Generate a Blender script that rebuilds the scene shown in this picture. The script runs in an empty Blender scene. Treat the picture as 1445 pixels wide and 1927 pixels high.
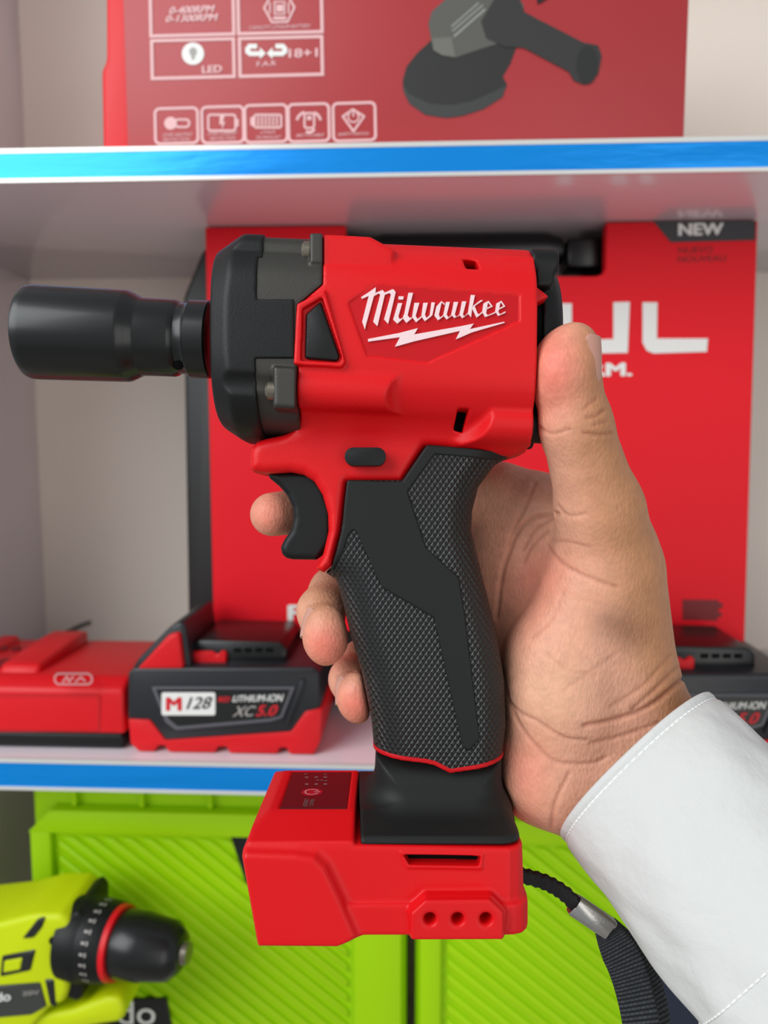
import bpy, bmesh, math, random
import numpy as np
from mathutils import Vector, Matrix, Euler

random.seed(7)
sc = bpy.context.scene
COL = sc.collection

# ------------------------------------------------------------------ camera, light, exposure
F, CX, CY = 1450.0, 722.5, 963.5            # focal length in pixels of the 1445 x 1927 frame
CAMZ = 1.30
PITCH, YAW = math.radians(5.7), math.radians(2.6)
cam_d = bpy.data.cameras.new('camera')
cam = bpy.data.objects.new('camera', cam_d)
COL.objects.link(cam)
cam_d.sensor_fit = 'VERTICAL'
cam_d.sensor_height = 36.0
cam_d.lens = F / 1927.0 * 36.0
cam_d.clip_start = 0.01
cam.location = (0, 0, CAMZ)
cam.rotation_euler = (math.pi / 2 - PITCH, 0, YAW)
cam_d.dof.use_dof = True
cam_d.dof.focus_distance = 0.248
cam_d.dof.aperture_fstop = 10.0
sc.camera = cam

world = bpy.data.worlds.new('shop_daylight')
sc.world = world
world.use_nodes = True
wn = world.node_tree.nodes
wl = world.node_tree.links
bg = wn['Background']
bg.inputs['Color'].default_value = (0.92, 0.96, 1.0, 1)
bg.inputs['Strength'].default_value = 0.38

def area(name, loc, target, size, energy, color):
    ld = bpy.data.lights.new(name, 'AREA')
    ld.shape = 'RECTANGLE'
    ld.size, ld.size_y = size
    ld.energy = energy
    ld.color = color
    o = bpy.data.objects.new(name, ld)
    COL.objects.link(o)
    o.location = loc
    o.rotation_euler = (Vector(target) - Vector(loc)).to_track_quat('-Z', 'Y').to_euler()
    return o

area('shop_front_daylight', (-1.0, -0.65, 2.0), (0.0, 0.28, 1.22), (1.2, 1.2), 21, (0.95, 0.98, 1.0))
area('shop_doorway_daylight', (0.9, -1.5, 1.15), (0.0, 0.4, 1.25), (1.0, 1.6), 7, (1.0, 0.97, 0.93))

sc.view_settings.view_transform = 'Standard'
sc.view_settings.look = 'None'
sc.view_settings.gamma = 1.0
sc.view_settings.exposure = 0.16

# ------------------------------------------------------------------ mapping helpers
RCAM = Euler(cam.rotation_euler, 'XYZ').to_matrix()
D0 = 265.0                                  # the wrench's mid plane, millimetres from the lens

def q(px, py, z=0.0):
    """photo pixel seen at height z (mm, towards the viewer) above the wrench's mid plane -> wrench XY in mm"""
    s = (D0 - z) / F
    return ((px - CX) * s, (CY - py) * s)

def q3(px, py, z=0.0):
    a = q(px, py, z)
    return (a[0], a[1], z)

def qs(pts, z=0.0):
    return [q(p[0], p[1], p[2] if len(p) > 2 else z) for p in pts]

def W(px, py, Y):
    """photo pixel -> world x, z on the upright plane y = Y"""
    v = RCAM @ Vector(((px - CX) / F, (CY - py) / F, -1.0))
    t = Y / v.y
    return (v.x * t, CAMZ + v.z * t)

def ws(pts, Y):
    return [W(p[0], p[1], Y) for p in pts]

WRENCH_M = Matrix.Translation((0, 0, CAMZ)) @ RCAM.to_4x4() @ Matrix.Translation((0, 0, -D0 / 1000))

# ------------------------------------------------------------------ object helpers
def tag(o, label=None, cat=None, group=None, kind=None):
    if label: o['label'] = label
    if cat: o['category'] = cat
    if group: o['group'] = group
    if kind: o['kind'] = kind
    return o

def empty(name, loc=(0, 0, 0), mat=None):
    o = bpy.data.objects.new(name, None)
    o.empty_display_size = 0.02
    COL.objects.link(o)
    if mat is not None: o.matrix_world = mat
    else: o.location = loc
    return o

def link_mesh(name, me, mat, parent=None, smooth=True):
    o = bpy.data.objects.new(name, me)
    COL.objects.link(o)
    if mat: me.materials.append(mat)
    if smooth:
        me.polygons.foreach_set('use_smooth', np.ones(len(me.polygons), dtype=bool))
    if parent is not None:
        o.parent = parent
    return o

def local(o, root_loc):
    """geometry was written in world coordinates: shift it so that it sits right under a root placed at root_loc"""
    o.data.transform(Matrix.Translation(-Vector(root_loc)))
    return o

def bm_obj(name, bm, mat, parent=None, smooth=False, angle=None):
    bmesh.ops.recalc_face_normals(bm, faces=bm.faces[:])
    me = bpy.data.meshes.new(name)
    bm.to_mesh(me); bm.free()
    o = link_mesh(name, me, mat, parent, smooth)
    if smooth and angle:
        me.set_sharp_from_angle(angle=math.radians(angle))
    return o

def add_prism(bm, pts, f, a, b, bevel=0.0, seg=2):
    """extrude polygon pts between levels a and b; f(u, v, w) -> xyz"""
    t = bmesh.new()
    lo = [t.verts.new(f(p[0], p[1], a)) for p in pts]
    hi = [t.verts.new(f(p[0], p[1], b)) for p in pts]
    t.faces.new(lo); t.faces.new(hi[::-1])
    n = len(pts)
    for i in range(n):
        t.faces.new((lo[i], lo[(i + 1) % n], hi[(i + 1) % n], hi[i]))
    bmesh.ops.recalc_face_normals(t, faces=t.faces[:])
    if bevel:
        bmesh.ops.bevel(t, geom=t.edges[:], offset=bevel, segments=seg, profile=0.5, affect='EDGES', clamp_overlap=True)
    me = bpy.data.meshes.new('tmp'); t.to_mesh(me); t.free()
    bm.from_mesh(me); bpy.data.meshes.remove(me)

fXZ = lambda u, v, w: (u, w, v)              # front faces of things on the shelves
fYZ = lambda u, v, w: (w, u, v)
fXY = lambda u, v, w: (u, v, w)

def prism(name, pts, f, a, b, mat, parent=None, bevel=0.0, seg=2, smooth=None):
    bm = bmesh.new()
    add_prism(bm, pts, f, a, b, bevel, seg)
    return bm_obj(name, bm, mat, parent, bevel > 0 if smooth is None else smooth, 35)

def box(name, lo, hi, mat, parent=None, bevel=0.0, seg=2):
    pts = [(lo[0], lo[2]), (hi[0], lo[2]), (hi[0], hi[2]), (lo[0], hi[2])]
    return prism(name, pts, fXZ, lo[1], hi[1], mat, parent, bevel, seg)

def add_lathe(bm, prof, origin, axis, n=64, closed=True):
    """prof: list of (along, radius)"""
    ax = Vector(axis).normalized()
    e1 = ax.orthogonal().normalized(); e2 = ax.cross(e1)
    O = Vector(origin)
    rings = []
    for (a, r) in prof:
        if r < 1e-9:
            rings.append([bm.verts.new(O + ax * a)])
        else:
            rings.append([bm.verts.new(O + ax * a + (e1 * math.cos(2 * math.pi * i / n) + e2 * math.sin(2 * math.pi * i / n)) * r) for i in range(n)])
    for A, B in zip(rings, rings[1:]):
        for i in range(n):
            j = (i + 1) % n
            if len(A) == 1 and len(B) == 1: continue
            if len(A) == 1: bm.faces.new((A[0], B[j], B[i]))
            elif len(B) == 1: bm.faces.new((A[i], A[j], B[0]))
            else: bm.faces.new((A[i], A[j], B[j], B[i]))
    if closed:
        for R_ in (rings[0], rings[-1]):
            if len(R_) > 1: bm.faces.new(R_)

def lathe(name, prof, origin, axis, mat, parent=None, n=64, angle=40):
    bm = bmesh.new()
    add_lathe(bm, prof, origin, axis, n)
    return bm_obj(name, bm, mat, parent, True, angle)

def add_ribbon(bm, pts, wdir, width, thick):
    """flat strap along pts with per-point width direction"""
    rings = []
    n = len(pts)
    for i, p in enumerate(pts):
        p = Vector(p)
        t = (Vector(pts[min(i + 1, n - 1)]) - Vector(pts[max(i - 1, 0)])).normalized()
        w = Vector(wdir[i] if isinstance(wdir, list) else wdir)
        w = (w - t * w.dot(t)).normalized()
        nn = t.cross(w)
        hw = (width[i] if isinstance(width, (list, tuple, np.ndarray)) else width) / 2
        ht = (thick[i] if isinstance(thick, (list, tuple, np.ndarray)) else thick) / 2
        ring = []
        for k in range(16):
            a = 2 * math.pi * k / 16
            c, s = math.cos(a), math.sin(a)
            c = math.copysign(abs(c) ** 0.35, c); s = math.copysign(abs(s) ** 0.6, s)
            ring.append(bm.verts.new(p + w * hw * c + nn * ht * s))
        rings.append(ring)
    for A, B in zip(rings, rings[1:]):
        for k in range(16):
            bm.faces.new((A[k], A[(k + 1) % 16], B[(k + 1) % 16], B[k]))
    bm.faces.new(rings[0]); bm.faces.new(rings[-1])

def spline(pts, n):
    """Catmull-Rom through pts"""
    P = [np.array(p, float) for p in pts]
    P = [2 * P[0] - P[1]] + P + [2 * P[-1] - P[-2]]
    out = []
    m = len(P) - 3
    for k in range(n):
        t = k / (n - 1) * m
        i = min(int(t), m - 1); u = t - i
        a, b, c, d = P[i:i + 4]
        out.append(0.5 * (2 * b + (c - a) * u + (2 * a - 5 * b + 4 * c - d) * u * u + (3 * b - a - 3 * c + d) * u ** 3))
    return out

def text_polys(s):
    cu = bpy.data.curves.new('t', 'FONT')
    cu.body = s; cu.size = 1.0
    cu.fill_mode = 'FRONT'
    cu.resolution_u = 4
    o = bpy.data.objects.new('t', cu)
    COL.objects.link(o)
    dg = bpy.context.evaluated_depsgraph_get()
    me = bpy.data.meshes.new_from_object(o.evaluated_get(dg))
    bpy.data.objects.remove(o); bpy.data.curves.remove(cu)
    return me

def lettering(name, s, mat, parent, quad, to3d, bold=0.02, italic=0.0, out=(0, -1, 0)):
    """text s stretched into quad = four corners (u, v): bottom-left, bottom-right, top-right, top-left; to3d(u, v) -> xyz"""
    t0 = text_polys(s)
    bm = bmesh.new()
    lay = []
    shifts = [(0, 0)] if bold <= 0 else [(-bold, 0), (bold, 0), (0, -bold * 0.6), (0, bold * 0.6), (0, 0)]
    for i, (dx, dy) in enumerate(shifts):             # heavier face: the same letters layered a hair apart
        n0 = len(bm.verts)
        bm.from_mesh(t0)
        bm.verts.ensure_lookup_table()
        for v in bm.verts[n0:]:
            v.co.x += dx; v.co.y += dy; lay.append(i * 8e-6)
    me = bpy.data.meshes.new(name); bm.to_mesh(me); bm.free(); bpy.data.meshes.remove(t0)
    co = np.empty(len(me.vertices) * 3, np.float32); me.vertices.foreach_get('co', co); co = co.reshape(-1, 3)
    mn, mx = co.min(0), co.max(0)
    u = (co[:, 0] - mn[0]) / (mx[0] - mn[0]); v = (co[:, 1] - mn[1]) / (mx[1] - mn[1])
    u = (u + italic * v) / (1 + italic)
    qd = np.array(quad, float)
    P = ((1 - u) * (1 - v))[:, None] * qd[0] + (u * (1 - v))[:, None] * qd[1] + (u * v)[:, None] * qd[2] + ((1 - u) * v)[:, None] * qd[3]
    pos = np.array([to3d(a, b) for a, b in P], np.float32) + np.array(lay, np.float32)[:, None] * np.array(out, np.float32)
    me.vertices.foreach_set('co', pos.ravel())
    me.update()
    o = link_mesh(name, me, mat, parent, False)
    return o

def prints(name, polys, mat, parent, to3d, out=(0, -1, 0)):
    """flat printed shapes; overlapping ones are layered a few microns apart"""
    bm = bmesh.new()
    out = Vector(out)
    for i, pl in enumerate(polys):
        vs = [bm.verts.new(Vector(to3d(*p)) + out * (i % 12) * 8e-6) for p in pl]
        f = bm.faces.new(vs); f.normal_update()
        if f.normal.dot(out) < 0: f.normal_flip()
    bm.normal_update(); bmesh.ops.triangulate(bm, faces=bm.faces[:]); me = bpy.data.meshes.new(name); bm.to_mesh(me); bm.free()
    return link_mesh(name, me, mat, parent, False)

def frame_polys(x0, y0, x1, y1, t):
    return [[(x0, y0), (x1, y0), (x1, y0 + t), (x0, y0 + t)], [(x0, y1 - t), (x1, y1 - t), (x1, y1), (x0, y1)],
            [(x0, y0 + t), (x0 + t, y0 + t), (x0 + t, y1 - t), (x0, y1 - t)], [(x1 - t, y0 + t), (x1, y0 + t), (x1, y1 - t), (x1 - t, y1 - t)]]

def stroke(pts, w, closed=False):
    """thick polyline as quads"""
    out = []
    n = len(pts)
    for i in range(n if closed else n - 1):
        a = np.array(pts[i], float); b = np.array(pts[(i + 1) % n], float)
        d = b - a; L_ = np.hypot(*d)
        if L_ == 0: continue
        d /= L_; nrm = np.array((-d[1], d[0])) * w / 2; e = d * w * 0.3
        out.append([tuple(a - e + nrm), tuple(b + e + nrm), tuple(b + e - nrm), tuple(a - e - nrm)])
    return out

def circle(cx, cy, rx, ry=None, n=32, a0=0, a1=360):
    ry = rx if ry is None else ry
    m = n if a1 - a0 == 360 else n + 1
    return [(cx + rx * math.cos(math.radians(a0 + (a1 - a0) * i / n)), cy + ry * math.sin(math.radians(a0 + (a1 - a0) * i / n))) for i in range(m)]

def round_rect(x0, y0, x1, y1, r, n=5):
    out = []
    for cx, cy, a in ((x1 - r, y0 + r, -90), (x1 - r, y1 - r, 0), (x0 + r, y1 - r, 90), (x0 + r, y0 + r, 180)):
        for k in range(n + 1):
            t = math.radians(a + 90 * k / n)
            out.append((cx + r * math.cos(t), cy + r * math.sin(t)))
    return out

# ------------------------------------------------------------------ materials
def mat(name, color, rough=0.5, metal=0.0, spec=0.5, bump=None, coat=0.0, coat_rough=0.1, sss=0.0, var=0.0, var_scale=30.0):
    m = bpy.data.materials.new(name)
    m.use_nodes = True
    nt = m.node_tree
    b = nt.nodes['Principled BSDF']
    b.inputs['Base Color'].default_value = (*color, 1)
    b.inputs['Roughness'].default_value = rough
    b.inputs['Metallic'].default_value = metal
    b.inputs['Specular IOR Level'].default_value = spec
    b.inputs['Coat Weight'].default_value = coat
    b.inputs['Coat Roughness'].default_value = coat_rough
    if var:
        tc = nt.nodes.new('ShaderNodeTexCoord')
        nz = nt.nodes.new('ShaderNodeTexNoise'); nz.inputs['Scale'].default_value = var_scale; nz.inputs['Detail'].default_value = 4
        nt.links.new(tc.outputs['Object'], nz.inputs['Vector'])
        mx = nt.nodes.new('ShaderNodeMix'); mx.data_type = 'RGBA'
        mx.inputs['A'].default_value = (*[c * (1 - var) for c in color], 1)
        mx.inputs['B'].default_value = (*[min(1, c * (1 + var)) for c in color], 1)
        nt.links.new(nz.outputs['Fac'], mx.inputs['Factor'])
        nt.links.new(mx.outputs['Result'], b.inputs['Base Color'])
    if bump:
        scale, dist = bump
        tc = nt.nodes.new('ShaderNodeTexCoord')
        nz = nt.nodes.new('ShaderNodeTexNoise'); nz.inputs['Scale'].default_value = scale; nz.inputs['Detail'].default_value = 2
        nt.links.new(tc.outputs['Object'], nz.inputs['Vector'])
        bp = nt.nodes.new('ShaderNodeBump'); bp.inputs['Distance'].default_value = dist; bp.inputs['Strength'].default_value = 1.0
        nt.links.new(nz.outputs['Fac'], bp.inputs['Height'])
        nt.links.new(bp.outputs['Normal'], b.inputs['Normal'])
    return m

def lin(r, g, b):
    f = lambda c: (c / 255) / 12.92 if c <= 10 else (((c / 255) + 0.055) / 1.055) ** 2.4
    return (f(r), f(g), f(b))

M = {}
M['red'] = mat('moulded_red_plastic', lin(220, 12, 20), 0.42, spec=0.3, bump=(2600, 0.00006))
M['red_recess'] = mat('smooth_red_plastic', lin(196, 8, 20), 0.5, spec=0.25)
M['black_plastic'] = mat('matt_black_plastic', lin(18, 19, 19), 0.45, spec=0.3, bump=(2200, 0.00006))
M['rubber'] = mat('black_rubber', lin(25, 27, 26), 0.55, spec=0.3)
M['gun'] = mat('gunmetal_casting', lin(64, 62, 58), 0.45, metal=0.5, bump=(3000, 0.00005))
M['screw'] = mat('dark_screw_steel', lin(140, 132, 118), 0.3, metal=0.9)
M['gloss_black'] = mat('black_oxide_steel', lin(9, 13, 13), 0.34, spec=0.45, coat=0.15, coat_rough=0.15)
M['hole'] = mat('dark_cavity', (0.004, 0.004, 0.004), 0.8, spec=0.1)
M['logo'] = mat('pinkish_white_paint', lin(245, 214, 216), 0.6, bump=(2000, 0.0001))
M['maroon'] = mat('smoked_display_film', lin(52, 14, 18), 0.25)
M['maroon_print'] = mat('display_grey_print', lin(140, 100, 100), 0.5)
M['maroon_red'] = mat('display_red_button', lin(170, 16, 36), 0.35)
M['white_print'] = mat('white_print', lin(240, 240, 235), 0.5)
M['grey_print'] = mat('grey_print', lin(170, 165, 160), 0.5)
M['pink_print'] = mat('faded_white_print', lin(238, 190, 190), 0.6)
M['dark_red_print'] = mat('dark_red_print', lin(120, 14, 20), 0.5)
M['red_print'] = mat('red_print', lin(215, 26, 40), 0.5)
M['steel'] = mat('brushed_steel', lin(190, 188, 184), 0.28, metal=1.0, bump=(900, 0.00005))
M['laminate'] = mat('white_laminate', lin(226, 216, 222), 0.3, spec=0.7, coat=1.0, coat_rough=0.14, var=0.04, var_scale=9)
M['laminate_back'] = mat('cream_back_board', lin(248, 238, 224), 0.5, var=0.06, var_scale=6)
M['trim'] = mat('silver_edge_film', lin(225, 225, 220), 0.3, metal=0.3)
M['sleeve_red'] = mat('printed_red_card', lin(236, 20, 36), 0.5, spec=0.25)
M['faded_red'] = mat('printed_dull_red_card', lin(174, 50, 54), 0.45, spec=0.4, coat=0.12, coat_rough=0.3, var=0.05, var_scale=12)
M['case_red'] = mat('red_blow_moulded_plastic', lin(220, 18, 28), 0.42, spec=0.35)
M['case_black'] = mat('black_blow_moulded_plastic', lin(26, 28, 28), 0.5)
M['batt_black'] = mat('black_battery_plastic', lin(34, 36, 40), 0.38)
M['green'] = mat('lime_green_plastic', lin(166, 216, 0), 0.5, spec=0.25)
M['lime'] = mat('yellow_green_plastic', lin(205, 222, 10), 0.45, spec=0.3)
M['black_gloss_plastic'] = mat('gloss_black_plastic', lin(16, 17, 17), 0.3)
M['label_black'] = mat('black_label', lin(24, 25, 24), 0.35)
M['cord'] = mat('black_braided_cord', lin(30, 32, 33), 0.75, bump=(700, 0.0008))

def blue_film():
    m = mat('blue_metallic_edge_film', lin(0, 148, 240), 0.26, metal=0.45)
    nt = m.node_tree; b = nt.nodes['Principled BSDF']
    tc = nt.nodes.new('ShaderNodeTexCoord')
    mp = nt.nodes.new('ShaderNodeMapping'); mp.inputs['Scale'].default_value = (9, 1, 60)
    nz = nt.nodes.new('ShaderNodeTexNoise'); nz.inputs['Scale'].default_value = 1.6; nz.inputs['Detail'].default_value = 6
    nt.links.new(tc.outputs['Object'], mp.inputs['Vector']); nt.links.new(mp.outputs['Vector'], nz.inputs['Vector'])
    bp = nt.nodes.new('ShaderNodeBump'); bp.inputs['Distance'].default_value = 0.002; bp.inputs['Strength'].default_value = 0.4
    nt.links.new(nz.outputs['Fac'], bp.inputs['Height']); nt.links.new(bp.outputs['Normal'], b.inputs['Normal'])
    return m
M['blue'] = blue_film()

def knurl():
    """rubber with raised diamonds, about 1.8 x 2.6 mm"""
    m = mat('diamond_textured_rubber', lin(26, 28, 28), 0.42, spec=0.5)
    nt = m.node_tree; b = nt.nodes['Principled BSDF']; N = nt.nodes.new; Lk = nt.links.new
    tc = N('ShaderNodeTexCoord'); sp = N('ShaderNodeSeparateXYZ'); Lk(tc.outputs['Object'], sp.inputs[0])
    def mth(op, a, bb=None):
        n = N('ShaderNodeMath'); n.operation = op
        for i, v in enumerate((a, bb)):
            if v is None: continue
            if isinstance(v, (int, float)): n.inputs[i].default_value = v
            else: Lk(v, n.inputs[i])
        return n.outputs[0]
    xs = mth('MULTIPLY', sp.outputs['X'], 1 / 0.00185); ys = mth('MULTIPLY', sp.outputs['Y'], 1 / 0.0027)
    def tri(v): return mth('PINGPONG', v, 0.5)
    a = tri(mth('ADD', xs, ys)); c = tri(mth('SUBTRACT', xs, ys))
    h = mth('MINIMUM', mth('MINIMUM', a, c), 0.3)
    bp = N('ShaderNodeBump'); bp.inputs['Distance'].default_value = 0.0011; bp.inputs['Strength'].default_value = 1.0
    Lk(h, bp.inputs['Height']); Lk(bp.outputs['Normal'], b.inputs['Normal'])
    return m
M['knurl'] = knurl()

def webbing():
    m = mat('black_woven_webbing', lin(40, 46, 54), 0.7)
    nt = m.node_tree; b = nt.nodes['Principled BSDF']; N = nt.nodes.new; Lk = nt.links.new
    uv = N('ShaderNodeUVMap'); uv.uv_map = 'UVMap'
    br = N('ShaderNodeTexBrick'); br.inputs['Scale'].default_value = 1.0
    br.offset = 0.5
    br.inputs['Brick Width'].default_value = 0.125; br.inputs['Row Height'].default_value = 0.021
    br.inputs['Mortar Size'].default_value = 0.006; br.inputs['Mortar Smooth'].default_value = 1.0
    br.inputs['Color1'].default_value = (0.03, 0.035, 0.045, 1); br.inputs['Color2'].default_value = (0.05, 0.055, 0.062, 1); br.inputs['Mortar'].default_value = (0.004, 0.005, 0.008, 1)
    Lk(uv.outputs['UV'], br.inputs['Vector']); Lk(br.outputs['Color'], b.inputs['Base Color'])
    bp = N('ShaderNodeBump'); bp.inputs['Distance'].default_value = 0.0008; bp.invert = True
    Lk(br.outputs['Fac'], bp.inputs['Height']); Lk(bp.outputs['Normal'], b.inputs['Normal'])
    return m
M['webbing'] = webbing()

def skin_material():
    m = mat('skin', lin(214, 165, 140), 0.48, spec=0.4)
    nt = m.node_tree; b = nt.nodes['Principled BSDF']; N = nt.nodes.new; Lk = nt.links.new
    at = N('ShaderNodeVertexColor'); at.layer_name = 'skin_tone'
    tc = N('ShaderNodeTexCoord')
    nz = N('ShaderNodeTexNoise'); nz.inputs['Scale'].default_value = 260; nz.inputs['Detail'].default_value = 6; nz.inputs['Roughness'].default_value = 0.6
    Lk(tc.outputs['Object'], nz.inputs['Vector'])
    rp = N('ShaderNodeMapRange'); rp.inputs['From Min'].default_value = 0.3; rp.inputs['From Max'].default_value = 0.7
    rp.inputs['To Min'].default_value = 0.90; rp.inputs['To Max'].default_value = 1.08
    Lk(nz.outputs['Fac'], rp.inputs['Value'])
    mx = N('ShaderNodeMix'); mx.data_type = 'RGBA'; mx.blend_type = 'MULTIPLY'; mx.inputs['Factor'].default_value = 1.0
    Lk(at.outputs['Color'], mx.inputs['A']); Lk(rp.outputs['Result'], mx.inputs['B']); Lk(mx.outputs['Result'], b.inputs['Base Color'])
    b.inputs['Subsurface Weight'].default_value = 0.25
    b.inputs['Subsurface Radius'].default_value = (1.0, 0.35, 0.2)
    b.inputs['Subsurface Scale'].default_value = 0.0025
    vo = N('ShaderNodeTexVoronoi'); vo.inputs['Scale'].default_value = 900
    mp = N('ShaderNodeMapping'); mp.inputs['Scale'].default_value = (1, 0.6, 1); mp.inputs['Rotation'].default_value = (0, 0, 0.7)
    Lk(tc.outputs['Object'], mp.inputs['Vector']); Lk(mp.outputs['Vector'], vo.inputs['Vector'])
    bp = N('ShaderNodeBump'); bp.inputs['Distance'].default_value = 0.00025; bp.inputs['Strength'].default_value = 0.6
    Lk(vo.outputs['Distance'], bp.inputs['Height']); Lk(bp.outputs['Normal'], b.inputs['Normal'])
    return m
M['skin'] = skin_material()
M['nail'] = mat('fingernail', lin(206, 152, 134), 0.3, spec=0.5)
M['nail_tip'] = mat('nail_edge', lin(240, 225, 215), 0.4)

def cloth():
    m = mat('white_cotton', lin(216, 217, 214), 0.75, spec=0.25)
    nt = m.node_tree; b = nt.nodes['Principled BSDF']; N = nt.nodes.new; Lk = nt.links.new
    tc = N('ShaderNodeTexCoord')
    nz = N('ShaderNodeTexNoise'); nz.inputs['Scale'].default_value = 75; nz.inputs['Detail'].default_value = 7
    Lk(tc.outputs['Object'], nz.inputs['Vector'])
    wv = N('ShaderNodeTexNoise'); wv.inputs['Scale'].default_value = 3500; Lk(tc.outputs['Object'], wv.inputs['Vector'])
    ad = N('ShaderNodeMath'); ad.operation = 'MULTIPLY_ADD'; ad.inputs[1].default_value = 0.08
    Lk(wv.outputs['Fac'], ad.inputs[0]); Lk(nz.outputs['Fac'], ad.inputs[2])
    bp = N('ShaderNodeBump'); bp.inputs['Distance'].default_value = 0.0024; bp.inputs['Strength'].default_value = 0.6
    Lk(ad.outputs[0], bp.inputs['Height']); Lk(bp.outputs['Normal'], b.inputs['Normal'])
    return m
M['cloth'] = cloth()
M['thread'] = mat('white_sewing_thread', lin(248, 248, 246), 0.7)

# ------------------------------------------------------------------ signed-distance modelling (numpy) -> quad mesh
def sd_poly(P, pts):
    px, py = P[:, 0], P[:, 1]
    v = np.array(pts, float)
    n = len(v)
    d = (px - v[0, 0]) ** 2 + (py - v[0, 1]) ** 2
    s = np.ones(len(px))
    j = n - 1
    for i in range(n):
        ex, ey = v[j] - v[i]
        wx, wy = px - v[i, 0], py - v[i, 1]
        t = np.clip((wx * ex + wy * ey) / (ex * ex + ey * ey + 1e-12), 0, 1)
        bx, by = wx - ex * t, wy - ey * t
        d = np.minimum(d, bx * bx + by * by)
        c1 = py >= v[i, 1]; c2 = py < v[j, 1]; c3 = ex * wy > ey * wx
        flip = (c1 & c2 & c3) | (~c1 & ~c2 & ~c3)
        s = np.where(flip, -s, s)
        j = i
    return s * np.sqrt(d)

def extr(d2, z, a, b, r=0.0):
    c, h = (a + b) / 2, (b - a) / 2
    w1 = d2 + r; w2 = np.abs(z - c) - h + r
    return np.sqrt(np.maximum(w1, 0) ** 2 + np.maximum(w2, 0) ** 2) + np.minimum(np.maximum(w1, w2), 0) - r

def smin(a, b, k):
    h = np.maximum(k - np.abs(a - b), 0) / k
    return np.minimum(a, b) - h * h * k * 0.25
def smax(a, b, k): return -smin(-a, -b, k)

def cone(P, a, b, ra, rb):
    """tapered capsule"""
    a = np.array(a, float); b = np.array(b, float)
    ba = b - a; L2 = ba @ ba
    t = np.clip(((P - a) @ ba) / L2, 0, 1)
    return np.linalg.norm(P - a - t[:, None] * ba, axis=1) - (ra + (rb - ra) * t)

def ellipsoid(P, c, r):
    p = (P - np.array(c)) / np.array(r)
    k0 = np.linalg.norm(p, axis=1)
    k1 = np.linalg.norm(p / np.array(r), axis=1)
    return k0 * (k0 - 1) / np.maximum(k1, 1e-9)

def surface_net(f, lo, hi, h):
    lo = np.array(lo, float); hi = np.array(hi, float)
    B = 12
    nb = np.ceil((hi - lo) / (h * B)).astype(int)
    n = nb * B + 1
    fld = np.full(n, 1e3, np.float32)
    bi = np.stack(np.meshgrid(*[np.arange(k) for k in nb], indexing='ij'), -1).reshape(-1, 3)
    cen = lo + (bi + 0.5) * B * h
    dc = f(cen)
    lim = 0.5 * math.sqrt(3) * B * h * 1.6 + h
    base = np.stack(np.meshgrid(*[np.arange(B + 1)] * 3, indexing='ij'), -1).reshape(-1, 3)
    for (i, j, k), d in zip(bi, dc):
        if d < -lim:
            fld[i * B:i * B + B + 1, j * B:j * B + B + 1, k * B:k * B + B + 1] = np.where(np.abs(fld[i * B:i * B + B + 1, j * B:j * B + B + 1, k * B:k * B + B + 1]) > 900, -999, fld[i * B:i * B + B + 1, j * B:j * B + B + 1, k * B:k * B + B + 1])
    act = bi[np.abs(dc) <= lim]
    CH = 24
    for s in range(0, len(act), CH):
        blk = act[s:s + CH]
        idx = blk[:, None, :] * B + base[None]
        P = lo + idx.reshape(-1, 3) * h
        v = f(P).reshape(len(blk), B + 1, B + 1, B + 1)
        for (i, j, k), vv in zip(blk, v):
            fld[i * B:i * B + B + 1, j * B:j * B + B + 1, k * B:k * B + B + 1] = vv
    ins = fld < 0
    c = np.zeros(np.array(n) - 1, np.uint8)
    for dx in (0, 1):
        for dy in (0, 1):
            for dz in (0, 1):
                c += ins[dx:n[0] - 1 + dx, dy:n[1] - 1 + dy, dz:n[2] - 1 + dz]
    cells = np.argwhere((c > 0) & (c < 8))
    vid = np.full(np.array(n) - 1, -1, np.int64)
    vid[tuple(cells.T)] = np.arange(len(cells))
    acc = np.zeros((len(cells), 3)); cnt = np.zeros(len(cells))
    for ax in range(3):
        o1, o2 = [a for a in range(3) if a != ax]
        for a in (0, 1):
            for b in (0, 1):
                st = np.zeros(3, int); st[o1] = a; st[o2] = b
                en = st.copy(); en[ax] = 1
                p0 = cells + st; p1 = cells + en
                v0 = fld[tuple(p0.T)]; v1 = fld[tuple(p1.T)]
                m = (v0 < 0) != (v1 < 0)
                t = np.where(m, v0 / np.where(m, v0 - v1, 1), 0)
                pt = p0 + t[:, None] * (en - st)
                acc[m] += pt[m]; cnt[m] += 1
    verts = lo + acc / cnt[:, None] * h
    quads = []
    for ax in range(3):
        o1, o2 = (ax + 1) % 3, (ax + 2) % 3
        sl0 = [slice(None)] * 3; sl1 = [slice(None)] * 3
        sl0[ax] = slice(0, n[ax] - 1); sl1[ax] = slice(1, n[ax])
        A, Bq = ins[tuple(sl0)], ins[tuple(sl1)]
        e = np.argwhere(A != Bq)
        ok = (e[:, o1] > 0) & (e[:, o2] > 0) & (e[:, o1] < n[o1] - 1) & (e[:, o2] < n[o2] - 1)
        e = e[ok]
        d1 = np.zeros(3, int); d1[o1] = 1
        d2 = np.zeros(3, int); d2[o2] = 1
        qd = np.stack([vid[tuple((e - d1 - d2).T)], vid[tuple((e - d2).T)], vid[tuple(e.T)], vid[tuple((e - d1).T)]], 1)
        fl = ~A[tuple(e.T)]
        qd[fl] = qd[fl][:, ::-1]
        quads.append(qd)
    return verts, np.concatenate(quads)

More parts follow.
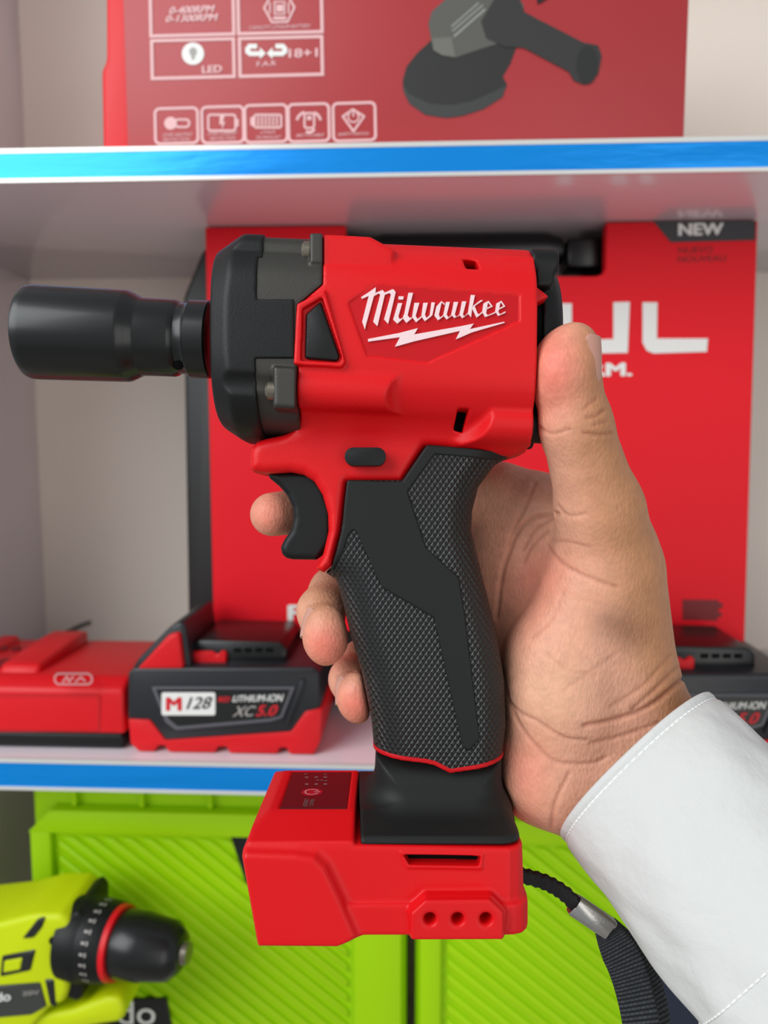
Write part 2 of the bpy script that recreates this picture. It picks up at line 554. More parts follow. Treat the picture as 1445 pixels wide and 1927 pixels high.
def sd_obj(name, f, lo, hi, h, material, parent, scale=0.001, post=None):
    v, qd = surface_net(f, lo, hi, h)
    extra = None
    if post: v, extra = post(v, qd)
    me = bpy.data.meshes.new(name)
    me.vertices.add(len(v)); me.vertices.foreach_set('co', (v * scale).astype(np.float32).ravel())
    me.loops.add(qd.size); me.loops.foreach_set('vertex_index', qd.astype(np.int32).ravel())
    me.polygons.add(len(qd)); me.polygons.foreach_set('loop_start', np.arange(0, qd.size, 4, dtype=np.int32))
    me.update(calc_edges=True); me.validate()
    if extra is not None:
        ca = me.color_attributes.new('skin_tone', 'FLOAT_COLOR', 'POINT')
        ca.data.foreach_set('color', extra.astype(np.float32).ravel())
    return link_mesh(name, me, material, parent, True)

# ================================================================== SETTING
floor_y0, floor_y1 = -1.6, 1.4
box('floor', (-1.6, floor_y0, -0.05), (1.6, floor_y1, 0.0), mat('grey_floor_tile', lin(165, 160, 155), 0.4, var=0.05), None)
bpy.data.objects['floor']['kind'] = 'structure'
box('wall_back', (-1.6, 0.80, 0.0), (1.6, 0.9, 2.6), mat('pale_plaster', lin(205, 200, 192), 0.8, var=0.04), None)
bpy.data.objects['wall_back']['kind'] = 'structure'

# ------------------------------------------------------------------ shelving unit
YF, YB = 0.458, 0.735
xl = W(72, 850, YB)[0]                        # inner face of the left panel
xr = 0.60
zu_top = W(722, 270, YF)[1]; zu_bot = W(722, 333, YF)[1]
zm_top = W(722, 1441, YF)[1]; zm_bot = W(722, 1500, YF)[1]
zl_top = zm_bot - 0.345
unit_loc = (0.1, 0.6, 0.0)
unit = tag(empty('shelving_unit', unit_loc), 'white laminate display shelving with blue metallic strips on its shelf edges', 'shelving')
def upart(o): return local(o, unit_loc)
upart(box('side_panel', (xl - 0.018, YF, 0), (xl, YB, 2.1), M['laminate'], unit, 0.0008))
upart(box('side_panel', (xr, YF, 0), (xr + 0.018, YB, 2.1), M['laminate'], unit, 0.0008))
upart(box('back_panel', (xl - 0.018, YB, 0), (xr + 0.018, YB + 0.008, 2.1), M['laminate_back'], unit))
tp = zu_top + 0.38
for zt, zb in ((zu_top, zu_bot), (zm_top, zm_bot), (zl_top, zl_top - 0.02), (tp, tp - 0.02)):
    sh = upart(box('shelf', (xl, YF + 0.0012, zb), (xr, YB, zt), M['laminate'], unit, 0.0006))
    t = zt - zb
    s = upart(box('edge_strip', (xl - 0.018, YF - 0.0004, zb + t * 0.11), (xr + 0.018, YF + 0.001, zt - t * 0.12), M['blue'], sh))
    bm = bmesh.new()
    for a, b in ((zb - 0.0002, zb + t * 0.11), (zt - t * 0.12, zt + 0.0004)):
        add_prism(bm, [(xl - 0.018, a), (xr + 0.018, a), (xr + 0.018, b), (xl - 0.018, b)], fXZ, YF - 0.0008, YF + 0.001)
    upart(bm_obj('edge_trim', bm, M['trim'], sh))

# ================================================================== UPPER SHELF: red case in a printed sleeve
YU = 0.474
uc_loc = (0.03, YU + 0.06, zu_top)
uc = tag(empty('carrying_case', uc_loc), 'dull red tool case printed with a black angle grinder, on the upper shelf', 'tool case')
def P_u(px, py, dy=0.0): 
    x, z = W(px, py, YU - dy); return (x - uc_loc[0], YU - dy - uc_loc[1], z - uc_loc[2])
U = lambda dy: (lambda a, b: P_u(a, b, dy))
z0 = zu_top + 0.001
pts = ws([(197, -260), (197, 112), (188, 130)], YU + 0.004) + [(W(188, 200, YU + 0.004)[0], z0)]
pts += [(W(300, 200, YU)[0], z0), (W(300, -260, YU)[0], W(300, -260, YU)[1])]
local(prism('case_body', pts, fXZ, YU + 0.005, YU + 0.125, M['case_red'], uc, 0.004, 3), uc_loc)
xa = W(236, 150, YU)[0]; xb = W(1291, 150, YU)[0]
slv = local(box('printed_sleeve', (xa, YU, z0), (xb, YU + 0.13, W(700, -270, YU)[1]), M['faded_red'], uc, 0.0008), uc_loc)
e1, e2, e3 = 0.0003, 0.0005, 0.0007
# boxes with pictograms (pixel positions on the sleeve's own face)
pl = []
sh_ = lambda x: -(x - 284) * 0.026          # the printed rows rise to the right like the shelf
def fr(x0, y0, x1, y1, t):
    k = lambda x, y: (x + (y - 60) * 0.02, y + sh_(x))
    return [[k(*p) for p in poly] for poly in frame_polys(x0, y0, x1, y1, t)]
for a in ((281, -80, 443, 71), (446, -80, 609, 71), (282, 74, 442, 151), (447, 74, 608, 151)):
    pl += fr(*a, 6)
prints('pictogram_frame', pl, M['pink_print'], slv, U(e1))
lettering('lettering', '0-400RPM', M['pink_print'], slv, [(317, 27), (404, 23), (405, 9), (318, 13)], U(e1), 0.04, italic=0.04)
lettering('lettering', '0-1300RPM', M['pink_print'], slv, [(310, 42), (411, 39), (411, 25), (311, 29)], U(e1), 0.04, italic=0.04)
lettering('lettering', 'LED', M['pink_print'], slv, [(380, 138), (418, 136), (418, 122), (380, 124)], U(e1), 0.04)
lettering('lettering', 'CAPACITY LITHIUM BATTERY', M['pink_print'], slv, [(468, 56), (584, 52), (585, 45), (469, 49)], U(e1), 0.01)
lettering('lettering', 'F.A.R', M['pink_print'], slv, [(483, 125), (520, 123), (520, 114), (483, 116)], U(e1), 0.02)
lettering('lettering', '18+1', M['pink_print'], slv, [(543, 109), (598, 107), (598, 90), (543, 92)], U(e1), 0.03)
prints('pictogram', [circle(363, 101, 21)], M['white_print'], slv, U(e1))
prints('pictogram', [circle(363, 97, 7, 8), [(359, 103), (367, 103), (365, 112), (361, 112)]], M['grey_print'], slv, U(e2))
arrow = []
for s, cx_ in ((1, 500), (-1, 502)):
    c = lambda x, y: (cx_ + s * (x - 500), y)
    arrow += stroke([c(481, 87), c(470, 87), c(466, 92), c(466, 97), c(471, 101), c(491, 101)], 9)
    arrow.append([c(489, 89), c(500, 100.5), c(489, 111)])
prints('pictogram', arrow, M['white_print'], slv, U(e1))
hexa = [(497, 15), (511, -10), (540, -11), (554, 14), (541, 41), (512, 42)]
prints('pictogram', stroke(hexa, 4, True) + frame_polys(515, 2, 537, 28, 3) + [[(520, 9), (533, 9), (533, 22), (520, 22)]] + stroke([(508, 5), (508, 25)], 3) + stroke([(543, 5), (543, 25)], 3) + stroke([(516, 34), (537, 34)], 6), M['pink_print'], slv, U(e1))
rr = []
for k, (x0, y0) in enumerate(((292, 205), (380, 202), (461, 199), (543, 197), (627, 195))):
    x1 = x0 + (80, 78, 79, 76, 79)[k]
    o_ = round_rect(x0, y0, x1, 271 - (x0 - 292) * 0.016, 9, 4)
    rr += stroke([(x + (y - 230) * 0.02, y - (x - x0) * 0.03) for x, y in o_], 5, True)
prints('pictogram_frame', rr, M['pink_print'], slv, U(e1))
pic = [circle(321, 232, 12)] + stroke(round_rect(330, 225, 356, 239, 6), 4, True)
pic += stroke(round_rect(392, 216, 443, 246, 5), 4, True) + [[(414, 214), (424, 214), (419, 230), (424, 228), (418, 245), (418, 233), (413, 235)], [(445, 224), (449, 224), (449, 238), (445, 238)]]
pic += stroke(round_rect(479, 216, 529, 240, 4), 4, True) + [[(471, 222), (478, 218), (478, 239), (471, 235)]] + sum([stroke([(x, 220), (x, 236)], 3.5) for x in range(486, 527, 7)], [])
pic += stroke(round_rect(573, 213, 591, 241, 5), 4, True) + [[(578, 218), (586, 218), (586, 226), (578, 226)]] + stroke(circle(581, 228, 22, 18, 8, 190, 245), 5) + stroke(circle(581, 228, 22, 18, 8, 300, 350), 5) + stroke(circle(582, 228, 14, 21, 8, 50, 110), 5)
pic += stroke([(664, 206), (685, 219), (665, 247), (645, 219)], 4, True) + stroke(circle(665, 220, 10, 10, 12, -50, 230), 3) + stroke([(665, 208), (665, 219)], 3)
prints('pictogram', pic, M['pink_print'], slv, U(e1))
for s, x, y, w in (('OVER HEATING', 305, 257, 58), ('PROTECTION', 306, 266, 52), ('OVER CURRENT', 390, 255, 58), ('PROTECTION', 394, 264, 50), ('LITHIUM', 490, 252, 28), ('TECHNOLOGY', 480, 262, 50), ('RECYCLABLE', 557, 258, 54), ('SAFETY SWITCH', 635, 256, 60)):
    lettering('lettering', s, M['pink_print'], slv, [(x, y), (x + w, y - w * 0.03), (x + w, y - w * 0.03 - 6), (x, y - 6)], U(e1), 0.01, italic=0.05)
# printed grinder
gm = lambda n, c, r=0.4: mat(n, lin(*c), r)
prints('grinder_picture', [[(758, 150), (765, 125), (785, 100), (812, 75), (850, 60), (980, 55), (975, 80), (960, 120), (946, 144), (954, 160), (945, 182), (910, 205), (870, 218), (840, 222), (800, 216), (770, 195), (758, 165)]], gm('print_black', (44, 44, 42)), slv, U(e1))
prints('grinder_picture', [[(759, 158), (770, 178), (810, 196), (850, 198), (890, 190), (930, 172), (952, 160), (946, 182), (910, 205), (870, 218), (840, 222), (800, 216), (770, 195), (759, 172)]], gm('print_charcoal', (62, 63, 62)), slv, U(e2))
prints('grinder_picture', [[(806, 45), (812, 22), (848, -10), (960, -30), (985, 10), (985, 40), (960, 75), (905, 92), (858, 108), (815, 94)]], gm('print_grey', (92, 92, 86)), slv, U(e2))
prints('grinder_picture', [[(813, 72), (850, 70), (857, 108), (832, 104), (816, 95)]], gm('print_pale_grey', (112, 112, 104)), slv, U(e3))
prints('grinder_picture', stroke([(850, 50), (900, 6)], 3) + stroke([(852, 58), (908, 10)], 3) + stroke([(855, 68), (912, 18)], 4), gm('print_highlight', (150, 152, 146)), slv, U(e3))
prints('grinder_picture', [[(905, 40), (935, -10), (975, -10), (986, 22), (1010, 35), (1098, 80), (1125, 85), (1132, 105), (1125, 140), (1100, 160), (1080, 152), (1070, 135), (985, 90), (950, 88), (915, 72)]], gm('print_handle_black', (52, 52, 50)), slv, U(e3))
prints('grinder_picture', [circle(1105, 122, 20, 36, 24)], gm('print_handle_end', (40, 40, 39)), slv, U(0.0009))
prints('grinder_picture', [[(1010, 0), (1022, -14), (1032, -4), (1012, 8)]], gm('print_switch', (30, 30, 30)), slv, U(e3))

# ================================================================== MIDDLE SHELF: black case in red sleeve
YM = 0.556
mc_loc = (0.06, YM + 0.05, zm_top)
mc = tag(empty('carrying_case', mc_loc), 'black moulded tool case in a bright red cardboard sleeve, standing on the middle shelf', 'tool case')
def ml(o): return local(o, mc_loc)
def P_m(px, py, dy=0.0):
    x, z = W(px, py, YM - dy); return (x - mc_loc[0], YM - dy - mc_loc[1], z - mc_loc[2])
Um = lambda dy: (lambda a, b: P_m(a, b, dy))
ztop = zu_bot - 0.001
pts = ws([(343, 560), (378, 474), (395, 455), (640, 455), (640, 530), (1145, 530), (1145, 455), (1395, 450), (1392, 600)], YM + 0.012)
zf = zm_top + 0.0005
pts = pts + [(W(1380, 1200, YM + 0.012)[0], zf), (W(352, 1200, YM + 0.012)[0], zf)]
ml(prism('case_body', pts, fXZ, YM + 0.012, YM + 0.12, M['case_black'], mc, 0.004, 3))
bm = bmesh.new()
hx0, hz = W(690, 470, YM + 0.02)
hx1 = W(1062, 470, YM + 0.02)[0]
add_lathe(bm, [(0, 0.009), (0.012, 0.0125), (hx1 - hx0 - 0.012, 0.0125), (hx1 - hx0, 0.009)], (hx0, YM + 0.03, hz), (1, 0, 0), 32)
add_prism(bm, ws([(1066, 448), (1138, 448), (1138, 505), (1066, 505)], YM + 0.02), fXZ, YM + 0.016, YM + 0.05, 0.003)
add_prism(bm, ws([(655, 448), (700, 448), (700, 505), (655, 505)], YM + 0.02), fXZ, YM + 0.016, YM + 0.05, 0.003)
ml(bm_obj('handle', bm, M['black_gloss_plastic'], mc, True, 35))
top_l = W(386, 430, YM)
pts = [(top_l[0], ztop), (W(650, 430, YM)[0], ztop)] + ws([(650, 512), (656, 520), (1122, 520), (1134, 516), (1140, 506)], YM) + [(W(1141, 430, YM)[0], ztop), (W(1426, 415, YM)[0], ztop)] + ws([(1401, 1209), (402, 1180)], YM)
sm = ml(prism('cardboard_sleeve', pts, fXZ, YM, YM + 0.011, M['sleeve_red'], mc, 0.0006, 1))
prints('corner_flash', [[(1230, 417), (1422, 415), (1421, 452), (1262, 456)]], gm('print_near_black', (34, 34, 40)), sm, Um(0.0004))
lettering('lettering', 'NEW', M['white_print'], sm, [(1276, 444), (1361, 442), (1362, 419), (1276, 420)], Um(0.0008), 0.05)
lettering('lettering', 'NUEVO', M['dark_red_print'], sm, [(1277, 477), (1341, 475), (1341, 463), (1277, 465)], Um(0.0004), 0.0)
lettering('lettering', 'NOUVEAU', M['dark_red_print'], sm, [(1276, 494), (1366, 491), (1366, 479), (1276, 482)], Um(0.0004), 0.0)
# large word: its last letters come out from behind the wrench
fat = []
fat += [[(1046, 571), (1076, 571), (1076, 640), (1154, 638), (1154, 569), (1185, 568), (1181, 664), (1060, 666), (1046, 650)]]
fat += [[(1209, 569), (1237, 569), (1236, 637), (1332, 637), (1330, 662), (1230, 665), (1217, 660), (1209, 645)]]
prints('lettering', fat, M['white_print'], sm, Um(0.0006))
lettering('lettering', 'RM.', M['white_print'], sm, [(1108, 709), (1190, 708), (1190, 682), (1108, 683)], Um(0.0006), 0.05)
lettering('lettering', 'F', M['white_print'], sm, [(541, 1168), (566, 1168.5), (566, 1138.5), (541, 1138)], Um(0.0006), 0.05)
lettering('lettering', 'D', M['grey_print'], sm, [(541, 1197), (566, 1197.5), (566, 1174.5), (541, 1174)], Um(0.0006), 0.05)
pl = [[(1284, 1128), (1352, 1129), (1352, 1134), (1360, 1135), (1359, 1144), (1352, 1145), (1352, 1152), (1358, 1153), (1358, 1160), (1350, 1161), (1350, 1168), (1284, 1166)]]
prints('small_print', pl, M['dark_red_print'], sm, Um(0.0004))

# ------------------------------------------------------------------ charger
YC = 0.474
ch_loc = (W(100, 1380, YC)[0], YC + 0.05, zm_top)
ch = tag(empty('battery_charger', ch_loc), 'red battery charger with a black base at the left end of the middle shelf', 'charger')
def cl(o): return local(o, ch_loc)
x0 = W(-150, 1380, YC)[0]; x1 = W(235, 1380, YC)[0]
cz = lambda py, Y=YC: W(120, py, Y)[1]
zb = zm_top + 0.0004
zmid = cz(1381); zfr = cz(1290)
cl(box('base', (x0 + 0.001, YC, zb), (x1 - 0.001, YC + 0.1, zmid + 0.001), M['black_plastic'], ch, 0.003, 3))
prof = [(YC, zmid), (YC + 0.1, zmid), (YC + 0.1, cz(1203, YC + 0.1)), (YC + 0.012, zfr + 0.003), (YC + 0.001, zfr - 0.003)]
body = cl(prism('housing', prof, fYZ, x0, x1, M['case_red'], ch, 0.003, 3))
rz = cz(1183, YC + 0.1)
prof = [(YC + 0.014, zfr), (YC + 0.096, zmid), (YC + 0.096, rz), (YC + 0.075, rz), (YC + 0.02, zfr + 0.008)]
cl(prism('rail', prof, fYZ, W(58, 1230, YC + 0.06)[0], W(128, 1230, YC + 0.06)[0], M['case_red'], ch, 0.003, 3))
prof = [(YC + 0.014, zfr), (YC + 0.096, zmid), (YC + 0.096, rz - 0.004), (YC + 0.085, rz - 0.005), (YC + 0.03, zfr + 0.006)]
cl(prism('rail', prof, fYZ, x0 + 0.004, W(-8, 1230, YC + 0.06)[0], M['case_red'], ch, 0.003, 3))
PC = lambda a, b: tuple(Vector((W(a, b, YC - 0.0003)[0], YC - 0.0003, W(a, b, YC - 0.0003)[1])) - Vector(ch_loc))
pl = stroke(round_rect(-120, 1308, 186, 1376, 5), 2.2, True)
prints('panel_line', pl, mat('dull_red_line', lin(190, 24, 30), 0.5), ch, PC)
# pill mark and two sockets on the sloping top
za, zb_ = cz(1203, YC + 0.1), zfr + 0.003
def on_top(px, py):
    """pixel -> point on the charger's sloping top"""
    v = RCAM @ Vector(((px - CX) / F, (CY - py) / F, -1.0))
    n = Vector((0, -(za - zb_), 0.088)); p0 = Vector((0, YC + 0.012, zb_ + 0.0005))
    o = Vector((0, 0, CAMZ)); t = (p0 - o).dot(n) / v.dot(n)
    return tuple(o + v * t - Vector(ch_loc))
prints('maker_mark', stroke(round_rect(103, 1268, 173, 1288, 9), 3, True) + stroke([(118, 1284), (126, 1273), (130, 1283), (138, 1273)], 3) + stroke([(142, 1283), (152, 1274), (160, 1282)], 3), M['pink_print'], ch, on_top, (0, -0.4, 0.9))
for px, py, r in ((5, 1222, 0.0035), (30, 1222, 0.0035), (6, 1252, 0.0065)):
    p = Vector(on_top(px, py)) + Vector((0, 0, 0.0))
    lathe('contact_hole', [(0, 0), (0, r), (0.0012, r), (0.0012, 0)], p, (0, -0.4, 1), M['dark_red_print'], ch, 24)
bm = bmesh.new()
cp = [Vector((W(px, py, Y)[0], Y, W(px, py, Y)[1])) - Vector(ch_loc) for px, py, Y in ((110, 1200, YC + 0.085), (132, 1188, YC + 0.115), (152, 1178, YC + 0.15), (168, 1172, YC + 0.2))]
add_ribbon(bm, [tuple(p) for p in spline(cp, 14)], (1, 0, 0), 0.004, 0.004)
bm_obj('power_cord', bm, M['black_plastic'], ch, True, 60)

# ------------------------------------------------------------------ batteries
def battery(dx, label):
    """pixel positions are those of the left battery; dx shifts the thing along the shelf"""
    Y = 0.472
    loc = (W(420, 1426, Y)[0], Y + 0.04, zm_top)
    b = tag(empty('battery_pack', loc), label, 'battery', 'battery packs on the middle shelf')
    lo = lambda o: local(o, loc)
    zz = W(420, 1432, Y)[1]
    foot = zm_top + 0.0005
    bot = lambda px: (W(px, 1425, Y)[0], foot)
    # red lower shell with notched underside
    pts = ws([(242, 1352), (283, 1354), (312, 1392), (548, 1376), (575, 1338), (606, 1332), (603, 1395)], Y)
    nt_ = lambda px: (bot(px)[0], foot + 0.0042)
    pts += [bot(590), bot(545), nt_(540), nt_(527), bot(522), bot(432), nt_(428), nt_(411), bot(405), bot(318), nt_(312), nt_(298), bot(292), bot(262)] + ws([(246, 1398)], Y)
    lo(prism('lower_shell', pts, fXZ, Y - 0.0012, Y + 0.078, M['case_red'], b, 0.0012, 2))
    pts = ws([(240, 1266), (252, 1256), (590, 1256), (602, 1266), (602, 1345), (575, 1348), (556, 1382), (310, 1400), (280, 1360), (240, 1358)], Y)
    up = lo(prism('upper_shell', pts, fXZ, Y, Y + 0.078, M['batt_black'], b, 0.002, 3))
    # face plate: recessed trapezium with a grey frame
    P = lambda e: (lambda a, c: tuple(Vector((W(a, c, Y - e)[0], Y - e, W(a, c, Y - e)[1])) - Vector(loc)))
    outer = [(286, 1292), (556, 1292), (533, 1350), (510, 1357), (332, 1373), (312, 1358)]
    fp = lo(prism('face_plate', ws(outer, Y), fXZ, Y - 0.0016, Y + 0.002, mat('grey_frame', lin(96, 96, 102), 0.35), b, 0.0006, 1))
    inner = [(293, 1297), (546, 1297), (527, 1347), (508, 1352), (334, 1367), (317, 1353)]
    prints('plate_field', [inner], M['label_black'], fp, P(0.0018))
    prints('white_label', [round_rect(304, 1303, 405, 1346, 4)], M['white_print'], fp, P(0.0020))
    lettering('lettering', 'M', M['red_print'], fp, [(312, 1338), (342, 1338), (342, 1312), (312, 1312)], P(0.0022), 0.05)
    lettering('lettering', '128', gm('print_ink', (40, 40, 42)), fp, [(350, 1335), (398, 1334), (402, 1311), (354, 1312)], P(0.0022), 0.02, italic=0.1)
    lettering('lettering', 'RED', M['red_print'], fp, [(409, 1321), (434, 1321), (435, 1311), (410, 1311)], P(0.0022), 0.03, italic=0.1)
    lettering('lettering', 'LITHIUM-ION', M['white_print'], fp, [(437, 1321), (533, 1320), (534, 1306), (438, 1309)], P(0.0022), 0.02, italic=0.03)
    lettering('lettering', 'XC', M['grey_print'], fp, [(437, 1349), (478, 1348), (483, 1328), (442, 1329)], P(0.0022), 0.02, italic=0.1)
    lettering('lettering', '5.0', M['red_print'], fp, [(480, 1348), (521, 1347), (526, 1326), (485, 1327)], P(0.0022), 0.03, italic=0.1)
    # ridge beside the plate
    lo(prism('corner_rib', ws([(566, 1278), (576, 1278), (545, 1362), (534, 1364)], Y), fXZ, Y - 0.0022, Y + 0.002, M['batt_black'], b, 0.0008, 2))
    # latch shoulder with its red release button
    pts = ws([(241, 1268), (256, 1243), (318, 1180), (334, 1172), (346, 1176), (358, 1266)], Y)
    lo(prism('latch_shoulder', pts, fXZ, Y + 0.003, Y + 0.07, M['batt_black'], b, 0.003, 3))
    lo(prism('release_button', ws([(258, 1259), (318, 1194), (338, 1190), (346, 1258)], Y), fXZ, Y - 0.001, Y + 0.01, M['case_red'], b, 0.002, 3))
    # sliding rail block
    Yr = Y + 0.014
    pts = ws([(352, 1262), (352, 1218), (372, 1204), (528, 1208), (540, 1220), (540, 1262)], Yr)
    lo(prism('rail_block', pts, fXZ, Yr, Yr + 0.058, M['black_gloss_plastic'], b, 0.002, 2))
    lo(prism('latch_tab', ws([(364, 1224), (402, 1224), (410, 1231), (420, 1222), (428, 1226), (428, 1252), (364, 1252)], Yr), fXZ, Yr - 0.003, Yr + 0.01, M['case_red'], b, 0.001, 1))
    for k in range(4):
        x = 440 + 20 * k
        lo(prism('terminal_slot', ws([(x, 1219), (x + 14, 1219), (x + 14, 1227), (x, 1227)], Yr), fXZ, Yr - 0.0005, Yr + 0.003, M['hole'], b))
    if dx:
        b.location.x += dx
    return b
battery(0, 'black and red battery pack with a white label, beside the red charger')
bx = W(1437, 1330, 0.472)[0] - W(533, 1312, 0.472)[0]
battery(bx, 'battery pack at the right end of the middle shelf, mostly hidden by the white sleeve')

# ================================================================== LOWER SHELF: green cases
def green_case(xa, xb, Y, label, mirror):
    loc = ((xa + xb) / 2, Y + 0.05, zl_top)
    g = tag(empty('carrying_case', loc), label, 'tool case', 'lime green cases on the lower shelf')
    lo = lambda o: local(o, loc)
    zt = zm_bot - 0.006
    z0 = zl_top + 0.0005
    bm = bmesh.new()
    add_prism(bm, [(xa, z0), (xb, z0), (xb, zt), (xa, zt)], fXZ, Y + 0.012, Y + 0.11, 0.005, 3)
    lo(bm_obj('case_body', bm, M['green'], g, True, 35))
    # raised rim round the ribbed lid field
    t = 0.016
    ax, bx_, az, bz = xa + 0.003, xb - 0.003, z0 + 0.01, W(300, 1530, Y)[1]
    bm = bmesh.new()
    for poly in ([(ax, bz - t), (ax + t, bz), (bx_ - t, bz), (bx_, bz - t), (bx_, bz - t - .001), (ax, bz - t - .001)],
                 [(ax, az), (ax + t, az), (ax + t, bz - t), (ax, bz - t)],
                 [(bx_ - 2.2 * t, az), (bx_, az), (bx_, bz - t), (bx_ - 2.2 * t, bz - t)],
                 [(ax, az), (bx_, az), (bx_, az + t), (ax, az + t)]):
        add_prism(bm, poly, fXZ, Y, Y + 0.016, 0.0025, 2)
    for k in range(3):
        x = ax + 0.03 + k * 0.05
        add_prism(bm, [(x, bz + 0.001), (x + 0.003, bz + 0.001), (x + 0.003, zt - 0.001), (x, zt - 0.001)], fXZ, Y + 0.006, Y + 0.016)
    lo(bm_obj('lid_rim', bm, M['green'], g, True, 35))
    # diagonal ribs: one moulded pattern
    fx0, fx1, fz0, fz1 = ax + t + 0.004, bx_ - 2.2 * t - 0.004, az + t + 0.004, bz - t - 0.006
    bm = bmesh.new()
    add_prism(bm, [(fx0 - .004, fz0 - .004), (fx1 + .004, fz0 - .004), (fx1 + .004, fz1 + .004), (fx0 - .004, fz1 + .004)], fXZ, Y + 0.006, Y + 0.014)
    def clip_band(c, w):
        sl = -0.82                                   # falling to the right
        poly = [(fx0, fz0), (fx1, fz0), (fx1, fz1), (fx0, fz1)]
        for sgn, cc in ((1, c + w), (-1, c)):
            out = []
            for i in range(len(poly)):
                p, r = poly[i], poly[(i + 1) % len(poly)]
                dp = sgn * (p[1] - sl * (p[0] - fx0) - cc); dr = sgn * (r[1] - sl * (r[0] - fx0) - cc)
                if dp <= 0: out.append(p)
                if dp * dr < 0:
                    u = dp / (dp - dr)
                    out.append((p[0] + u * (r[0] - p[0]), p[1] + u * (r[1] - p[1])))
            poly = out
            if len(poly) < 3: return None
        return poly
    c = fz0 - 0.01
    while c < fz1 + 0.82 * (fx1 - fx0) + 0.02:
        poly = clip_band(c, 0.0072)
        if poly:
            P2 = []
            for p in poly:
                if not P2 or math.dist(p, P2[-1]) > 3e-4: P2.append(p)
            if len(P2) > 2 and math.dist(P2[0], P2[-1]) < 3e-4: P2.pop()
            if len(P2) > 2: add_prism(bm, P2, fXZ, Y + 0.003, Y + 0.008, 0.0014, 1)
        c += 0.0118
    rb = lo(bm_obj('ribbed_lid', bm, M['green'], g, True, 50))
    return g, loc, lo
YG = 0.520
xa = W(48, 1600, YG)[0]; xb = W(764, 1850, YG)[0]
g1, g1loc, g1lo = green_case(xa, xb, YG, 'lime green ribbed case at the left of the lower shelf, behind the small drill', False)
xa2 = W(781, 1850, YG)[0]
g2, g2loc, g2lo = green_case(xa2, xa2 + (xb - xa), YG, 'lime green ribbed case on the lower shelf behind the wrist strap and the sleeve', True)
PG = lambda e, loc: (lambda a, b: tuple(Vector((W(a, b, YG - e)[0], YG - e, W(a, b, YG - e)[1])) - Vector(loc)))
lb = g1lo(prism('label', ws([(434, 1577), (600, 1577), (618, 1664), (462, 1664)], YG), fXZ, YG + 0.0005, YG + 0.004, M['label_black'], g1, 0.0005, 1))
lb = g1lo(prism('label', ws([(120, 1882), (312, 1882), (326, 1960), (120, 1960)], YG), fXZ, YG + 0.0005, YG + 0.004, M['label_black'], g1, 0.0005, 1))
lettering('lettering', 'do', M['white_print'], lb, [(222, 1928), (292, 1928), (292, 1884), (222, 1884)], PG(0.0, g1loc), 0.0)
lb = g2lo(prism('label', ws([(1190, 1826), (1300, 1840), (1420, 1990), (1240, 1990)], YG), fXZ, YG + 0.0002, YG + 0.004, mat('navy_label', lin(30, 38, 58), 0.4), g2, 0.0005, 1))

# ------------------------------------------------------------------ small drill
YD = 0.446
dl = (W(60, 1800, YD)[0], YD + 0.02, zl_top)
dr = tag(empty('cordless_drill', dl), 'small yellow-green cordless drill with a black chuck at the lower left', 'drill')
kd = YD / F * 1.0
def dloc(o): return local(o, dl)
ax0 = Vector((W(120, 1796, YD)[0], YD + 0.018, W(120, 1796, YD)[1]))
ax1 = Vector((W(350, 1806, YD)[0], YD + 0.006, W(350, 1806, YD)[1]))
dax = (ax1 - ax0).normalized()
mm_ = (ax1 - ax0).length / 230.0              # metres per photo pixel along the axis
A = lambda px: (px - 120) * mm_
R = lambda px: px * 0.000312
dloc(lathe('torque_ring', [(A(112), R(60)), (A(114), R(80)), (A(150), R(84)), (A(156), R(80)), (A(160), R(80)), (A(200), R(76)), (A(206), R(70)), (A(206), 0)], ax0, dax, M['black_plastic'], dr))
dloc(lathe('red_ring', [(A(203), R(60)), (A(204), R(73)), (A(214), R(72)), (A(216), R(60))], ax0, dax, M['case_red'], dr))
dloc(lathe('chuck', [(A(213), R(50)), (A(214), R(64)), (A(218), R(66)), (A(264), R(65)), (A(268), R(63)), (A(318), R(56)), (A(336), R(38)), (A(340), R(26)), (A(340), 0)], ax0, dax, M['black_gloss_plastic'], dr))
dloc(lathe('chuck_nose', [(A(336), R(24)), (A(350), R(21)), (A(352), R(14)), (A(352), 0)], ax0, dax, M['screw'], dr))
bm = bmesh.new()
e1v = dax.cross(Vector((0, 0, 1))).normalized(); e2v = dax.cross(e1v).normalized()
for k in range(24):
    an = 2 * math.pi * k / 24
    rd = e1v * math.cos(an) + e2v * math.sin(an); td = dax.cross(rd)
    c = ax0 + dax * A(178) + rd * R(78.6)
    for dx_, w_, h_ in ((-4, 2.4, 3.5), (4, 4, 1.6)):
        cc = c + dax * (dx_ * mm_)
        vs = [bm.verts.new(cc + td * R(a) + dax * (b * mm_) + rd * 0.0001) for a, b in ((-w_, -h_), (w_, -h_), (w_, h_), (-w_, h_))]
        bm.faces.new(vs)
me_ = bm_obj('scale_marks', bm, M['grey_print'], dr); dloc(me_)
fD = fXZ
lime = M['lime']
shell = ws([(-130, 1752), (0, 1738), (60, 1722), (115, 1722), (132, 1738), (128, 1775), (118, 1800), (125, 1830), (128, 1865), (118, 1890), (90, 1900), (60, 1935), (40, 2050), (-110, 2050), (-125, 1935)], YD)
dloc(prism('housing', shell, fD, YD, YD + 0.05, lime, dr, 0.007, 4))
nose = ws([(128, 1912), (196, 1886), (222, 1888), (232, 1912), (224, 1935), (60, 1960), (40, 1925)], YD)
dloc(prism('housing_nose', nose, fD, YD + 0.004, YD + 0.046, lime, dr, 0.004, 3))
ins = mat('black_insert', lin(30, 32, 30), 0.45)
